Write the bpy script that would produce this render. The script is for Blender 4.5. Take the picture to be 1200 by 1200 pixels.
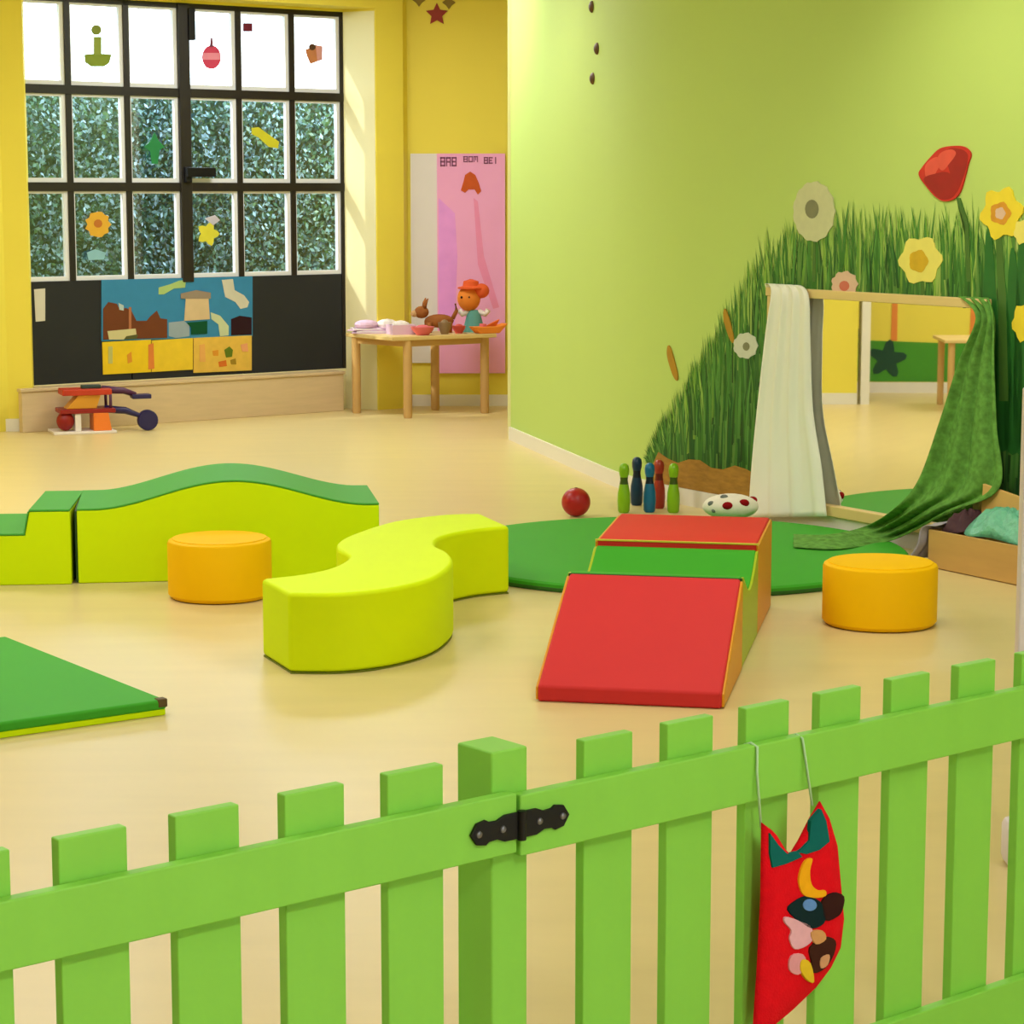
import bpy, bmesh, math, random
from mathutils import Vector, Matrix

for o in list(bpy.data.objects):
    bpy.data.objects.remove(o)
SC = bpy.context.scene
COL = SC.collection
PI = math.pi
random.seed(7)

# ------------------------------------------------------------------ camera
F, H, TP = 2700.0, 1.6, 375 / 2700.0
PITCH = math.atan(TP)
CP, SP = math.cos(PITCH), math.sin(PITCH)
cd = bpy.data.cameras.new('camera')
cam = bpy.data.objects.new('camera', cd)
COL.objects.link(cam)
cam.location = (0, 0, H)
cam.rotation_euler = (PI / 2 - PITCH, 0, 0)
cd.sensor_fit = 'HORIZONTAL'
cd.angle = 2 * math.atan(600 / F)
cd.clip_end = 200
SC.camera = cam

# ------------------------------------------------------------------ world, sun, lamps, exposure
SC.view_settings.view_transform = 'Standard'
SC.view_settings.look = 'None'
SC.view_settings.gamma = 1.0
SC.view_settings.use_curve_mapping = False
SC.view_settings.exposure = -0.3

w = bpy.data.worlds.new('sky')
SC.world = w
w.use_nodes = True
bg = w.node_tree.nodes['Background']
bg.inputs[0].default_value = (0.80, 0.91, 1.0, 1)
bg.inputs[1].default_value = 7.5


def lamp(name, kind, loc, energy, color=(1, 1, 1), rot=(0, 0, 0), **kw):
    l = bpy.data.lights.new(name, kind)
    l.energy = energy
    l.color = color
    for k, v in kw.items():
        setattr(l, k, v)
    o = bpy.data.objects.new(name, l)
    o.location = loc
    o.rotation_euler = rot
    COL.objects.link(o)
    return o


def aim(o, target):
    d = Vector(target) - o.location
    o.rotation_euler = d.to_track_quat('-Z', 'Y').to_euler()


WARM = (0.95, 0.97, 0.98)
sun = lamp('sun', 'SUN', (-8, 14, 8), 3.6, (1.0, 0.95, 0.85), angle=0.02)
aim(sun, Vector((-8, 14, 8)) + Vector((0.847, 0.213, -0.62)))
for i, (x, y, e) in enumerate([(-2.2, 3.2, 42), (2.4, 3.2, 34), (-2.4, 7.6, 62), (1.2, 7.6, 55),
                               (-2.6, 11.6, 75), (-0.9, 14.9, 74), (-5.6, 10.9, 70)]):
    lamp('ceiling_lamp', 'AREA', (x, y, 3.22), e, WARM, shape='RECTANGLE', size=1.3, size_y=1.3)
lamp('ceiling_lamp', 'AREA', (1.1, 0.3, 3.22), 105, WARM, shape='RECTANGLE', size=0.35, size_y=0.35)
for (x, y, tx, ty, tz, e) in [(-0.55, 13.4, 0.33, 13.3, 1.7, 42), (1.2, 9.2, 2.0, 10.0, 1.2, 75)]:
    s = lamp('wall_spot', 'SPOT', (x, y, 3.2), e, (1.0, 0.95, 0.78), spot_size=1.5, spot_blend=1.0, shadow_soft_size=0.15)
    aim(s, (tx, ty, tz))


# ------------------------------------------------------------------ pixel geometry (photo frame 1200 x 1200)
def ray(x, y):
    u, v = (x - 600) / F, (600 - y) / F
    return Vector((u, CP + v * SP, -SP + v * CP))


def atz(x, y, z=0.0):
    d = ray(x, y)
    t = (z - H) / d.z
    return Vector((d.x * t, d.y * t, z))


def aty(x, y, Y):
    d = ray(x, y)
    t = Y / d.y
    return Vector((d.x * t, Y, H + d.z * t))


class Frame:
    """a vertical plane standing at o, local x along it, local -y towards the room"""
    def __init__(s, ox, oy, dx, dy):
        l = math.hypot(dx, dy)
        s.o = Vector((ox, oy, 0)); s.u = Vector((dx / l, dy / l, 0)); s.n = Vector((s.u.y, -s.u.x, 0))
        s.ang = math.atan2(dy, dx)

    def px(s, x, y, off=0.0):            # pixel -> local (x, z) on the plane moved off towards the room
        d = ray(x, y)
        o = s.o + s.n * off
        nn = s.n
        t = (o - Vector((0, 0, 0))).dot(nn) / d.dot(nn)
        p = d * t
        return ((p - s.o).dot(s.u), H + d.z * t)

    def w(s, x, z, off=0.0):             # local -> world
        p = s.o + s.u * x + s.n * off
        return Vector((p.x, p.y, z))


# ------------------------------------------------------------------ materials
def lin(c):
    return tuple(((v / 255) / 12.92 if v / 255 <= 0.04045 else ((v / 255 + 0.055) / 1.055) ** 2.4) for v in c)


MATS = {}


def mat(name, rgb, rough=0.5, var=0.05, scale=6.0, spec=0.4, metal=0.0, bump=0.0, bscale=80.0, stretch=None, trans=0.0, vcol=False, sheen=0.0):
    if name in MATS:
        return MATS[name]
    m = bpy.data.materials.new(name)
    m.use_nodes = True
    nt = m.node_tree
    b = nt.nodes['Principled BSDF']
    b.inputs['Roughness'].default_value = rough
    b.inputs['Specular IOR Level'].default_value = spec
    b.inputs['Metallic'].default_value = metal
    c = lin(rgb)
    tc = nt.nodes.new('ShaderNodeTexCoord')
    mp = nt.nodes.new('ShaderNodeMapping')
    nt.links.new(tc.outputs['Object'], mp.inputs[0])
    if stretch:
        mp.inputs['Scale'].default_value = stretch
    nz = nt.nodes.new('ShaderNodeTexNoise')
    nz.inputs['Scale'].default_value = scale
    nz.inputs['Detail'].default_value = 4
    nt.links.new(mp.outputs[0], nz.inputs['Vector'])
    mx = nt.nodes.new('ShaderNodeMix')
    mx.data_type = 'RGBA'
    mx.inputs[6].default_value = tuple(max(0, v * (1 - var)) for v in c) + (1,)
    mx.inputs[7].default_value = tuple(min(1, v * (1 + var)) for v in c) + (1,)
    nt.links.new(nz.outputs['Fac'], mx.inputs[0])
    col = mx.outputs[2]
    if vcol:
        va = nt.nodes.new('ShaderNodeVertexColor')
        va.layer_name = 'Col'
        col = va.outputs[0]
    nt.links.new(col, b.inputs['Base Color'])
    if bump:
        n2 = nt.nodes.new('ShaderNodeTexNoise')
        n2.inputs['Scale'].default_value = bscale
        nt.links.new(mp.outputs[0], n2.inputs['Vector'])
        bp = nt.nodes.new('ShaderNodeBump')
        bp.inputs['Strength'].default_value = bump
        bp.inputs['Distance'].default_value = 0.01
        nt.links.new(n2.outputs['Fac'], bp.inputs['Height'])
        nt.links.new(bp.outputs[0], b.inputs['Normal'])
    if sheen:
        b.inputs['Sheen Weight'].default_value = sheen
    if trans:
        tr = nt.nodes.new('ShaderNodeBsdfTransparent')
        ms = nt.nodes.new('ShaderNodeMixShader')
        ms.inputs[0].default_value = trans
        nt.links.new(b.outputs[0], ms.inputs[1])
        nt.links.new(tr.outputs[0], ms.inputs[2])
        nt.links.new(ms.outputs[0], nt.nodes['Material Output'].inputs[0])
    MATS[name] = m
    return m


def glass_mat():
    m = bpy.data.materials.new('window_glass')
    m.use_nodes = True
    nt = m.node_tree
    nt.nodes.remove(nt.nodes['Principled BSDF'])
    tr = nt.nodes.new('ShaderNodeBsdfTransparent')
    tr.inputs[0].default_value = (0.93, 0.97, 0.97, 1)
    gl = nt.nodes.new('ShaderNodeBsdfGlossy')
    gl.inputs['Roughness'].default_value = 0.03
    ms = nt.nodes.new('ShaderNodeMixShader')
    ms.inputs[0].default_value = 0.06
    nt.links.new(tr.outputs[0], ms.inputs[1])
    nt.links.new(gl.outputs[0], ms.inputs[2])
    nt.links.new(ms.outputs[0], nt.nodes['Material Output'].inputs[0])
    return m


M_FLOOR = mat('floor_linoleum', (222, 199, 140), 0.33, 0.07, 1.6, 0.35, stretch=(1.0, 5.0, 1))
M_YEL = mat('yellow_wall_paint', (242, 224, 88), 0.6, 0.02, 2, 0.25)
M_CREAM = mat('cream_wall_paint', (240, 232, 185), 0.6, 0.02, 2, 0.25)
M_GRN = mat('green_wall_paint', (190, 215, 116), 0.6, 0.02, 1.5, 0.25)
M_WHITE = mat('white_paint', (238, 232, 222), 0.45, 0.02)
M_CEIL = mat('ceiling_white', (240, 236, 225), 0.8, 0.01)
M_BLACK = mat('dark_window_metal', (34, 28, 26), 0.45, 0.1)
M_CHALK = mat('chalkboard', (34, 36, 38), 0.75, 0.12, 5)
M_BEADLIT = mat('white_bead_lit_reveal', (232, 232, 240), 0.5, 0.02)
M_PLY = mat('plinth_plywood', (214, 188, 150), 0.5, 0.10, 5, stretch=(1, 1, 8))
M_WOOD = mat('beech_wood', (206, 164, 104), 0.45, 0.12, 4, stretch=(1, 1, 0.2))
M_WOODL = mat('pale_pine', (226, 196, 130), 0.45, 0.08, 5, stretch=(0.3, 3, 3))
M_FENCE = mat('green_fence_paint', (134, 206, 74), 0.5, 0.05, 4, 0.4, stretch=(4, 4, 0.6))
M_IRON = mat('black_iron', (7, 6, 9), 0.5, 0.1, spec=0.3)
M_STEEL = mat('screw_steel', (120, 120, 130), 0.35, 0.05, metal=0.8)
M_LIME = mat('lime_vinyl', (216, 246, 0), 0.6, 0.03, 4, 0.13, bump=0.03)
M_LIMEB = mat('bright_lime_vinyl', (222, 246, 4), 0.6, 0.03, 4, 0.13, bump=0.03)
M_DKG = mat('green_vinyl', (66, 164, 44), 0.6, 0.03, 4, 0.13, bump=0.03)
M_SOFTG = mat('soft_green_vinyl', (78, 164, 62), 0.6, 0.03, 4, 0.13, bump=0.03)
M_RED = mat('red_vinyl', (214, 54, 56), 0.6, 0.03, 4, 0.13, bump=0.03)
M_ORG = mat('orange_vinyl', (255, 194, 0), 0.6, 0.03, 4, 0.13, bump=0.03)
M_ORGS = mat('orange_side_vinyl', (226, 150, 20), 0.45, 0.03, 4, 0.4)
M_LIMES = mat('olive_lime_vinyl', (168, 188, 28), 0.45, 0.03, 4, 0.4)
M_GAPSHADE = mat('gap_shade', (40, 74, 22), 0.7, 0.05)  # shade in the gaps between foam blocks, put into a colour
M_MIRROR = mat('mirror_glass', (240, 240, 236), 0.015, 0.0, metal=1.0)
M_GLASS = glass_mat()


# ------------------------------------------------------------------ mesh building
def link(o, parent=None):
    COL.objects.link(o)
    if parent is not None:
        o.parent = parent
    return o


def tag(o, label=None, cat=None, group=None, kind=None):
    if label: o['label'] = label
    if cat: o['category'] = cat
    if group: o['group'] = group
    if kind: o['kind'] = kind
    return o


def thing(name, label, cat, loc=(0, 0, 0), rz=0.0, group=None):
    o = bpy.data.objects.new(name, None)
    o.empty_display_size = 0.1
    o.location = loc
    o.rotation_euler = (0, 0, rz)
    link(o)
    return tag(o, label, cat, group)


class MB:
    def __init__(s):
        s.v, s.f, s.mi, s.c = [], [], [], []

    def add(s, verts, faces, mi=0, col=None):
        n = len(s.v)
        s.v += [tuple(v) for v in verts]
        s.f += [tuple(i + n for i in f) for f in faces]
        s.mi += [mi] * len(faces)
        if col is not None:
            s.c += [col if not callable(col) else col(v) for v in verts]
        return s

    def box(s, x0, x1, y0, y1, z0, z1, mi=0, M=None):
        vs = [Vector((x, y, z)) for z in (z0, z1) for y in (y0, y1) for x in (x0, x1)]
        if M is not None:
            vs = [M @ v for v in vs]
        return s.add(vs, [(0, 2, 3, 1), (4, 5, 7, 6), (0, 1, 5, 4), (1, 3, 7, 5), (3, 2, 6, 7), (2, 0, 4, 6)], mi)

    def prism(s, poly, a, b, axis='y', mi=0, M=None, side_mi=None, cap2=None):
        """poly in the two other axes (x,z for y; x,y for z), extruded from a to b. side_mi(i) -> material of side i"""
        area = sum(poly[i][0] * poly[(i + 1) % len(poly)][1] - poly[(i + 1) % len(poly)][0] * poly[i][1] for i in range(len(poly)))
        flip = area < 0
        n = len(poly)
        P = poly if not flip else poly[::-1]
        if axis == 'y':
            vs = [Vector((p[0], a, p[1])) for p in P] + [Vector((p[0], b, p[1])) for p in P]
            inv = a > b
        else:
            vs = [Vector((p[0], p[1], a)) for p in P] + [Vector((p[0], p[1], b)) for p in P]
            inv = a < b
        if M is not None:
            vs = [M @ v for v in vs]
        base = len(s.v)
        caps = [tuple(range(n)), tuple(range(2 * n - 1, n - 1, -1))]
        sides = [(i, i + n, (i + 1) % n + n, (i + 1) % n) for i in range(n)]
        if inv:
            caps = [c[::-1] for c in caps]; sides = [c[::-1] for c in sides]
        if axis == 'y' and not inv:
            pass
        s.add(vs, caps, mi)
        for i, sd in enumerate(sides):
            k = i if not flip else (n - 2 - i) % n
            s.f.append(tuple(j + base for j in sd))
            s.mi.append(side_mi(k) if side_mi else mi)
        return s

    def lathe(s, prof, n=24, M=None, mi=0):
        vs, fs = [], []
        for (r, z) in prof:
            for k in range(n):
                a = 2 * PI * k / n
                vs.append(Vector((r * math.cos(a), r * math.sin(a), z)))
        m = len(prof)
        for i in range(m - 1):
            for k in range(n):
                k2 = (k + 1) % n
                fs.append((i * n + k, i * n + k2, (i + 1) * n + k2, (i + 1) * n + k))
        fs.append(tuple(range(n - 1, -1, -1)))
        fs.append(tuple((m - 1) * n + k for k in range(n)))
        if M is not None:
            vs = [M @ v for v in vs]
        return s.add(vs, fs, mi)

    def ball(s, c, rx, ry, rz, n=16, mi=0, M=None):
        m = max(6, n // 2)
        vs, fs = [], []
        for i in range(1, m):
            t = PI * i / m
            for k in range(n):
                a = 2 * PI * k / n
                vs.append(Vector((c[0] + rx * math.sin(t) * math.cos(a), c[1] + ry * math.sin(t) * math.sin(a), c[2] - rz * math.cos(t))))
        for i in range(m - 2):
            for k in range(n):
                k2 = (k + 1) % n
                fs.append((i * n + k, i * n + k2, (i + 1) * n + k2, (i + 1) * n + k))
        b = len(vs); vs.append(Vector((c[0], c[1], c[2] - rz))); vs.append(Vector((c[0], c[1], c[2] + rz)))
        for k in range(n):
            k2 = (k + 1) % n
            fs.append((b, k2, k)); fs.append((b + 1, (m - 2) * n + k, (m - 2) * n + k2))
        if M is not None:
            vs = [M @ v for v in vs]
        return s.add(vs, fs, mi)

    def tube(s, pts, r, n=8, mi=0):
        pts = [Vector(p) for p in pts]
        rs = r if isinstance(r, (list, tuple)) else [r] * len(pts)
        vs, fs = [], []
        for i, p in enumerate(pts):
            d = (pts[min(i + 1, len(pts) - 1)] - pts[max(i - 1, 0)]).normalized()
            a = d.cross(Vector((0, 0, 1)))
            if a.length < 1e-3: a = d.cross(Vector((0, 1, 0)))
            a.normalize(); b = d.cross(a)
            for k in range(n):
                t = 2 * PI * k / n
                vs.append(p + a * rs[i] * math.cos(t) - b * rs[i] * math.sin(t))
        for i in range(len(pts) - 1):
            for k in range(n):
                k2 = (k + 1) % n
                fs.append((i * n + k, i * n + k2, (i + 1) * n + k2, (i + 1) * n + k))
        fs.append(tuple(range(n - 1, -1, -1))); e = (len(pts) - 1) * n
        fs.append(tuple(e + k for k in range(n)))
        return s.add(vs, fs, mi)

    def build(s, name, mats, parent=None, bevel=0.0, seg=2, smooth=False, solid=0.0, subd=0, ang=35):
        me = bpy.data.meshes.new(name)
        me.from_pydata(s.v, [], s.f)
        if not isinstance(mats, (list, tuple)): mats = [mats]
        for m in mats: me.materials.append(m)
        if len(mats) > 1: me.polygons.foreach_set('material_index', s.mi)
        if s.c:
            ca = me.color_attributes.new('Col', 'FLOAT_COLOR', 'POINT')
            for i, c in enumerate(s.c): ca.data[i].color = tuple(c) + (1,)
        bm = bmesh.new(); bm.from_mesh(me)
        bmesh.ops.recalc_face_normals(bm, faces=bm.faces) if not s.c else None
        if smooth and smooth != 'all':
            for e in bm.edges:
                if len(e.link_faces) == 2 and e.calc_face_angle(0) > math.radians(ang): e.smooth = False
        bm.to_mesh(me); bm.free()
        if smooth or bevel: me.polygons.foreach_set('use_smooth', [True] * len(me.polygons))
        o = bpy.data.objects.new(name, me)
        link(o, parent)
        if solid:
            md = o.modifiers.new('solid', 'SOLIDIFY'); md.thickness = solid; md.offset = 0
        if subd:
            md = o.modifiers.new('sub', 'SUBSURF'); md.levels = subd; md.render_levels = subd
        if bevel:
            md = o.modifiers.new('bevel', 'BEVEL'); md.width = bevel; md.segments = seg
            md.limit_method = 'ANGLE'; md.angle_limit = math.radians(ang); md.harden_normals = True
        return o


def struct(o):
    o['kind'] = 'structure'
    return o


def catmull(pts, n=6, closed=False):
    out = []
    P = [Vector(p) for p in pts]
    N = len(P)
    for i in range(N if closed else N - 1):
        p0 = P[(i - 1) % N] if closed or i > 0 else P[0]
        p1, p2 = P[i], P[(i + 1) % N]
        p3 = P[(i + 2) % N] if closed or i + 2 < N else P[-1]
        for k in range(n):
            t = k / n
            out.append(0.5 * ((2 * p1) + (p2 - p0) * t + (2 * p0 - 5 * p1 + 4 * p2 - p3) * t * t + (3 * p1 - p0 - 3 * p2 + p3) * t ** 3))
    if not closed: out.append(P[-1])
    return out


# ================================================================== ROOM
HC = 3.3
PLAN = [(-10, -4), (11, -4), (11, 17.6), (-0.95, 17.63), (-3.55, 15.68), (-4.0, 15.7), (-6, 14.3), (-10, 12.2)]
struct(MB().prism(PLAN, -0.1, 0, 'z').build('floor', M_FLOOR))
struct(MB().prism(PLAN, HC, HC + 0.1, 'z').build('ceiling', M_CEIL))


def strip(path, z0, z1, th, side=1):
    """solid wall along a 2D path; thickness goes to the side away from the room (side=+1: left of travel)"""
    mb = MB()
    n = len(path)
    offs = []
    for i in range(n):
        a = Vector(path[max(i - 1, 0)]); b = Vector(path[min(i + 1, n - 1)])
        d = (b - a).normalized()
        offs.append(Vector(path[i]) + Vector((-d.y, d.x)) * th * side)
    vs = []
    for i in range(n):
        p, q = path[i], offs[i]
        vs += [(p[0], p[1], z0), (p[0], p[1], z1), (q[0], q[1], z1), (q[0], q[1], z0)]
    fs = []
    for i in range(n - 1):
        a, b = 4 * i, 4 * (i + 1)
        for k in range(4):
            fs.append((a + k, a + (k + 1) % 4, b + (k + 1) % 4, b + k))
    fs += [(0, 3, 2, 1), tuple(4 * (n - 1) + k for k in range(4))]
    return mb.add(vs, fs)


# green wall on the right, one soft bend
GA, GB, GC = Vector((-0.011, 14.96)), Vector((0.655, 12.17)), None
GD = Vector((0.53, -0.848)).normalized()
g1 = (GB - GA).normalized()
b0, b2 = GB - g1 * 0.55, GB + GD * 0.55
gpath = [GA, GA + g1 * 1.2]
for k in range(11):
    t = k / 10
    gpath.append(b0 * (1 - t) ** 2 + GB * 2 * t * (1 - t) + b2 * t * t)
gpath += [GB + GD * x for x in (1.2, 2, 3, 4, 6, 9, 14.5)]
cum = [0.0]
for i in range(1, len(gpath)): cum.append(cum[-1] + (gpath[i] - gpath[i - 1]).length)
wall_right = struct(strip(gpath, 0, HC, 0.15, 1).build('wall_right', [M_GRN], smooth=True))


def gw(s, z, off=0.0):
    for i in range(len(cum) - 1):
        if s <= cum[i + 1] or i == len(cum) - 2:
            d = (gpath[i + 1] - gpath[i]).normalized()
            p = gpath[i] + d * (s - cum[i]) + Vector((d.y, -d.x)) * off
            return Vector((p.x, p.y, z))


def gwpx(x, y):
    d = ray(x, y)
    for i in range(len(cum) - 1):
        a, e = gpath[i], gpath[i + 1] - gpath[i]
        det = d.x * (-e.y) + e.x * d.y
        t = (a.x * (-e.y) + e.x * a.y) / det
        k = (d.x * a.y - d.y * a.x) / det
        if -1e-6 <= k <= 1 + 1e-6 and t > 0:
            return cum[i] + k * e.length, H + d.z * t
    return None


def inner(path, off):
    out = []
    for i in range(len(path)):
        a = Vector(path[max(i - 1, 0)]); b = Vector(path[min(i + 1, len(path) - 1)])
        d = (b - a).normalized()
        out.append(Vector(path[i]) + Vector((d.y, -d.x)) * off)
    return out


struct(strip(inner(gpath, 0.014), 0, 0.085, 0.013, 1).build('baseboard_right', M_WHITE, smooth=True))
struct(MB().box(-0.028, 0.0, 14.95, 15.03, 0.0, HC).build('trim_1', M_CREAM))

# window wall
WF = Frame(-3.357, 15.51, 0.791, 0.612)
xr = WF.px(404, 220)[0]
xc = WF.px(218, 220)[0]
xl = 2 * xc - xr
cw = (xr - xc) / 3
ZB, Z1, Z2, Z3, ZT = 0.30, 1.0, 1.635, 2.285, 2.90
wr = bpy.data.objects.new('wall_far', None)
MB_ = MB()
link(wr); wr.location = WF.o; wr.rotation_euler = (0, 0, WF.ang); struct(wr)
MB().box(xl - 0.3, xl, 0, 0.2, 0, HC).build('wall_segment', M_YEL, wr)
MB().box(xl, xr, 0, 0.2, ZT, HC).build('lintel', M_YEL, wr)
MB().box(xl, xr, 0, 0.2, 0, ZB).build('wall_segment', M_CREAM, wr)
def wl(X, Y):
    v = Vector((X, Y, 0)) - WF.o
    return (v.dot(WF.u), -v.dot(WF.n))
pa, pb, pc = wl(-0.99, 17.02), wl(-0.80, 17.17), wl(-0.76, 17.5)
MB().prism([(xr, 0), pa, pb, pc, (xr + 0.2, 0.3), (xr, 0.07)], 0, HC, 'z').build('pilaster', M_YEL, wr)
dv = Vector((pa[0] - xr, pa[1])); nv = Vector((dv.y, -dv.x)).normalized() * -0.004
if nv.x > 0: nv = -nv
MB().prism([(xr, 0), (xr + dv.x * 0.97, dv.y * 0.97), (xr + dv.x * 0.97 + nv.x, dv.y * 0.97 + nv.y), (xr + nv.x, nv.y)], 0, ZT, 'z').build('window_reveal', M_CREAM, wr)
MB().prism([(xl, 0), (xl, -0.2), pa, (xr, 0)], ZT + 0.02, HC, 'z').build('lintel', M_YEL, wr)

# alcove wall (frontal)
wa = struct(MB().box(-0.9, 1.6, 17.35, 17.5, 0, HC).build('wall_back', M_YEL))
struct(MB().box(-0.77, 1.3, 17.337, 17.35, 0, 0.085).build('baseboard_back', M_WHITE))
struct(MB().box(1.45, 1.6, 11.0, 17.35, 0, HC).build('wall_side', M_YEL))

# left wall (visible sliver, and what the mirror shows)
lp = [Vector(p) for p in [(-5.0, 12.72), (-3.75, 15.44), (-3.232, 15.5)]]
struct(strip(lp, 0, HC, 0.12, 1).build('wall_left', M_YEL))
struct(strip(inner(lp, 0.014), 0, 0.085, 0.013, 1).build('baseboard_left', M_WHITE))
d0 = (lp[1] - lp[0]).normalized()
q = lp[0] - d0 * 0.06
struct(MB().box(-0.03, 0.035, -0.16, 0.03, 0, HC, M=Matrix.Translation((q.x, q.y, 0)) @ Matrix.Rotation(math.atan2(d0.y, d0.x), 4, 'Z') @ Matrix.Scale(-1, 4, (0, 1, 0))).build('trim_2', M_WHITE))
# mural wall seen in the mirror
MW = Frame(-7.7, 9.1, 0.4, 0.92)
mw = bpy.data.objects.new('wall_mural', None); link(mw); mw.location = MW.o; mw.rotation_euler = (0, 0, MW.ang); struct(mw)
MB().box(-0.2, 5.6, 0, 0.12, 0, HC).build('wall_segment', M_YEL, mw)
MB().box(-0.2, 5.6, -0.014, 0, 0, 0.085).build('baseboard', M_WHITE, mw)
MG = mat('mural_green', (70, 150, 40), 0.6, 0.15, 3)
MB().prism([(-0.2, 0.09), (5.5, 0.09), (5.5, 0.42), (4.6, 0.46), (4.2, 0.42), (3.6, 0.40), (3.0, 0.44), (2.0, 0.41), (1, 0.45), (-0.2, 0.42)], -0.004, 0, 'y').build('painted_meadow', MG, mw)
MDG = mat('mural_dark_green', (24, 72, 50), 0.6, 0.1)
for (bx, bz, sc_) in [(4.05, 0.27, 0.16), (4.36, 0.46, 0.14), (2.2, 0.3, 0.15)]:
    poly = []
    for k in range(30):
        a = 2 * PI * k / 30
        r = sc_ * (0.75 + 0.25 * math.cos(5 * a + bx))
        poly.append((bx + r * math.cos(a), bz + r * math.sin(a)))
    MB().prism(poly, -0.008, -0.004, 'y').build('painted_bush', MDG, mw)
MOR = mat('mural_orange', (236, 140, 60), 0.6, 0.1)
for (bx, ww) in [(3.35, 0.10), (2.75, 0.08), (4.0, 0.05), (1.9, 0.1)]:
    MB().prism([(bx - ww / 2, 0.42), (bx + ww / 2, 0.42), (bx + ww * 0.4, 0.9), (bx + ww, 1.2), (bx - ww, 1.2), (bx - ww * 0.4, 0.9)], -0.006, -0.0005, 'y').build('painted_trunk', MOR, mw)
struct(strip([Vector((-5.7, 14.05)), Vector((-3.85, 15.55))], 0, HC, 0.12, 1).build('wall_corner', M_YEL))
# the rest of the room behind and beside the camera
struct(MB().box(-9.9, -9.75, -3.9, 12.0, 0, HC).build('wall_side_left', M_CREAM))
struct(MB().box(-9.9, -7.5, 9.0, 9.15, 0, HC).build('wall_return', M_YEL))
struct(MB().box(-9.9, 10.5, -3.9, -3.75, 0, HC).build('wall_near', M_CREAM))

# ------------------------------------------------------------------ window
win = bpy.data.objects.new('window_1', None); link(win); win.location = WF.o; win.rotation_euler = (0, 0, WF.ang); struct(win)
fr = MB()
fr.box(xl, xr, 0.0, 0.06, ZT - 0.035, ZT)
fr.box(xr - 0.03, xr, 0.0, 0.06, ZB, ZT)
fr.box(xl, xl + 0.03, 0.0, 0.06, ZB, ZT)
fr.build('window_frame', M_BLACK, win)
MB().box(xc - 0.045, xc + 0.045, -0.015, 0.06, Z1 - 0.03, ZT).build('mullion', M_BLACK, win, bevel=0.006)
for i in (1, 2, 4, 5):
    x = xl + cw * i
    MB().box(x - 0.021, x + 0.021, 0.0, 0.05, Z1, ZT).build('glazing_bar', M_BLACK, win)
for z in (Z2, Z3):
    MB().box(xl, xr, -0.004, 0.05, z - 0.03, z + 0.03).build('transom', M_BLACK, win)
rows = [(Z3 + 0.03, ZT - 0.035), (Z2 + 0.03, Z3 - 0.03), (Z1 + 0.0, Z2 - 0.03)]
for i in range(6):
    x0 = xl + cw * i + (0.03 if i == 0 else 0.045 if i == 3 else 0.021)
    x1 = xl + cw * (i + 1) - (0.03 if i == 5 else 0.045 if i == 2 else 0.021)
    for r, (z0, z1) in enumerate(rows):
        MB().box(x0, x1, 0.028, 0.032, z0, z1).build('glass_pane', M_GLASS, win)
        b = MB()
        b.box(x0, x0 + 0.012, 0.012, 0.045, z0, z1); b.box(x1 - 0.028, x1, 0.012, 0.045, z0, z1)  # wide right and bottom strips stand in for the sunlit outer reveal
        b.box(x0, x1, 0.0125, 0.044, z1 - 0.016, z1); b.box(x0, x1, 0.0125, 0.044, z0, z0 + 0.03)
        b.build('pane_bead_lit_reveal', M_BEADLIT, win)
for (x0, x1) in ((xl, xl + 2 * cw - 0.012), (xl + 2 * cw - 0.012, xl + 4 * cw), (xl + 4 * cw, xr - 0.03)):
    MB().box(x0 + 0.004, x1 - 0.004, 0.0, 0.05, ZB, Z1).build('lower_panel', M_CHALK, win, bevel=0.004)
h = MB(); hx, hz = WF.px(237, 204)
h.box(xc - 0.02, hx + 0.08, -0.06, -0.035, hz - 0.02, hz + 0.045); h.box(xc - 0.02, xc + 0.03, -0.04, 0, hz - 0.06, hz + 0.05)
h.build('window_handle', M_IRON, win, bevel=0.006)
h = MB(); hx, hz = WF.px(222, 30); h.box(xc + 0.03, xc + 0.085, -0.03, 0.02, hz - 0.1, hz + 0.12); h.build('window_stay', M_IRON, win, bevel=0.006)

# plinth under the window
pl = thing('wooden_plinth', 'long low plywood plinth running under the dark window', 'plinth', WF.o, WF.ang)
PLP = [(-0.02, -0.15), (2.56, -0.15), (2.56, -0.001), (0.12, -0.001), (0.12, -0.096), (-0.02, -0.096)]
PLT = [(-0.03, -0.16), (2.57, -0.16), (2.57, -0.001), (0.12, -0.001), (0.12, -0.096), (-0.03, -0.096)]
MB().prism(PLP, 0, 0.272, 'z').build('front_board', M_PLY, pl, bevel=0.004)
MB().prism(PLT, 0.272, 0.294, 'z').build('top_board', M_PLY, pl, bevel=0.004)

# outdoor hedge
hb = MB()
G = [lin(c) for c in [(34, 74, 66), (56, 104, 88), (86, 132, 130), (44, 84, 100), (130, 170, 190), (170, 204, 235), (26, 56, 54), (70, 112, 78)]]  # pale blue entries paint sky gloss into some leaf colours
hr = random.Random(3)
for k in range(34000):
    x = hr.uniform(-1.6, 4.6); z = hr.uniform(0.6, 2.38); y = hr.uniform(1.0, 1.5)
    if z > 2.34 + 0.03 * math.sin(x * 7) * hr.random(): continue
    s_ = hr.uniform(0.014, 0.03)
    a = Vector((hr.uniform(-1, 1), hr.uniform(-0.6, 0.6), hr.uniform(-1, 1))).normalized()
    b = a.cross(Vector((hr.uniform(-0.5, 0.5), -1, hr.uniform(-0.5, 0.5)))).normalized()
    c = Vector((x, y, z))
    hb.add([c - a * s_, c + b * s_ * 0.5, c + a * s_, c - b * s_ * 0.5], [(0, 1, 2, 3)], 0, hr.choice(G))
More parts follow.
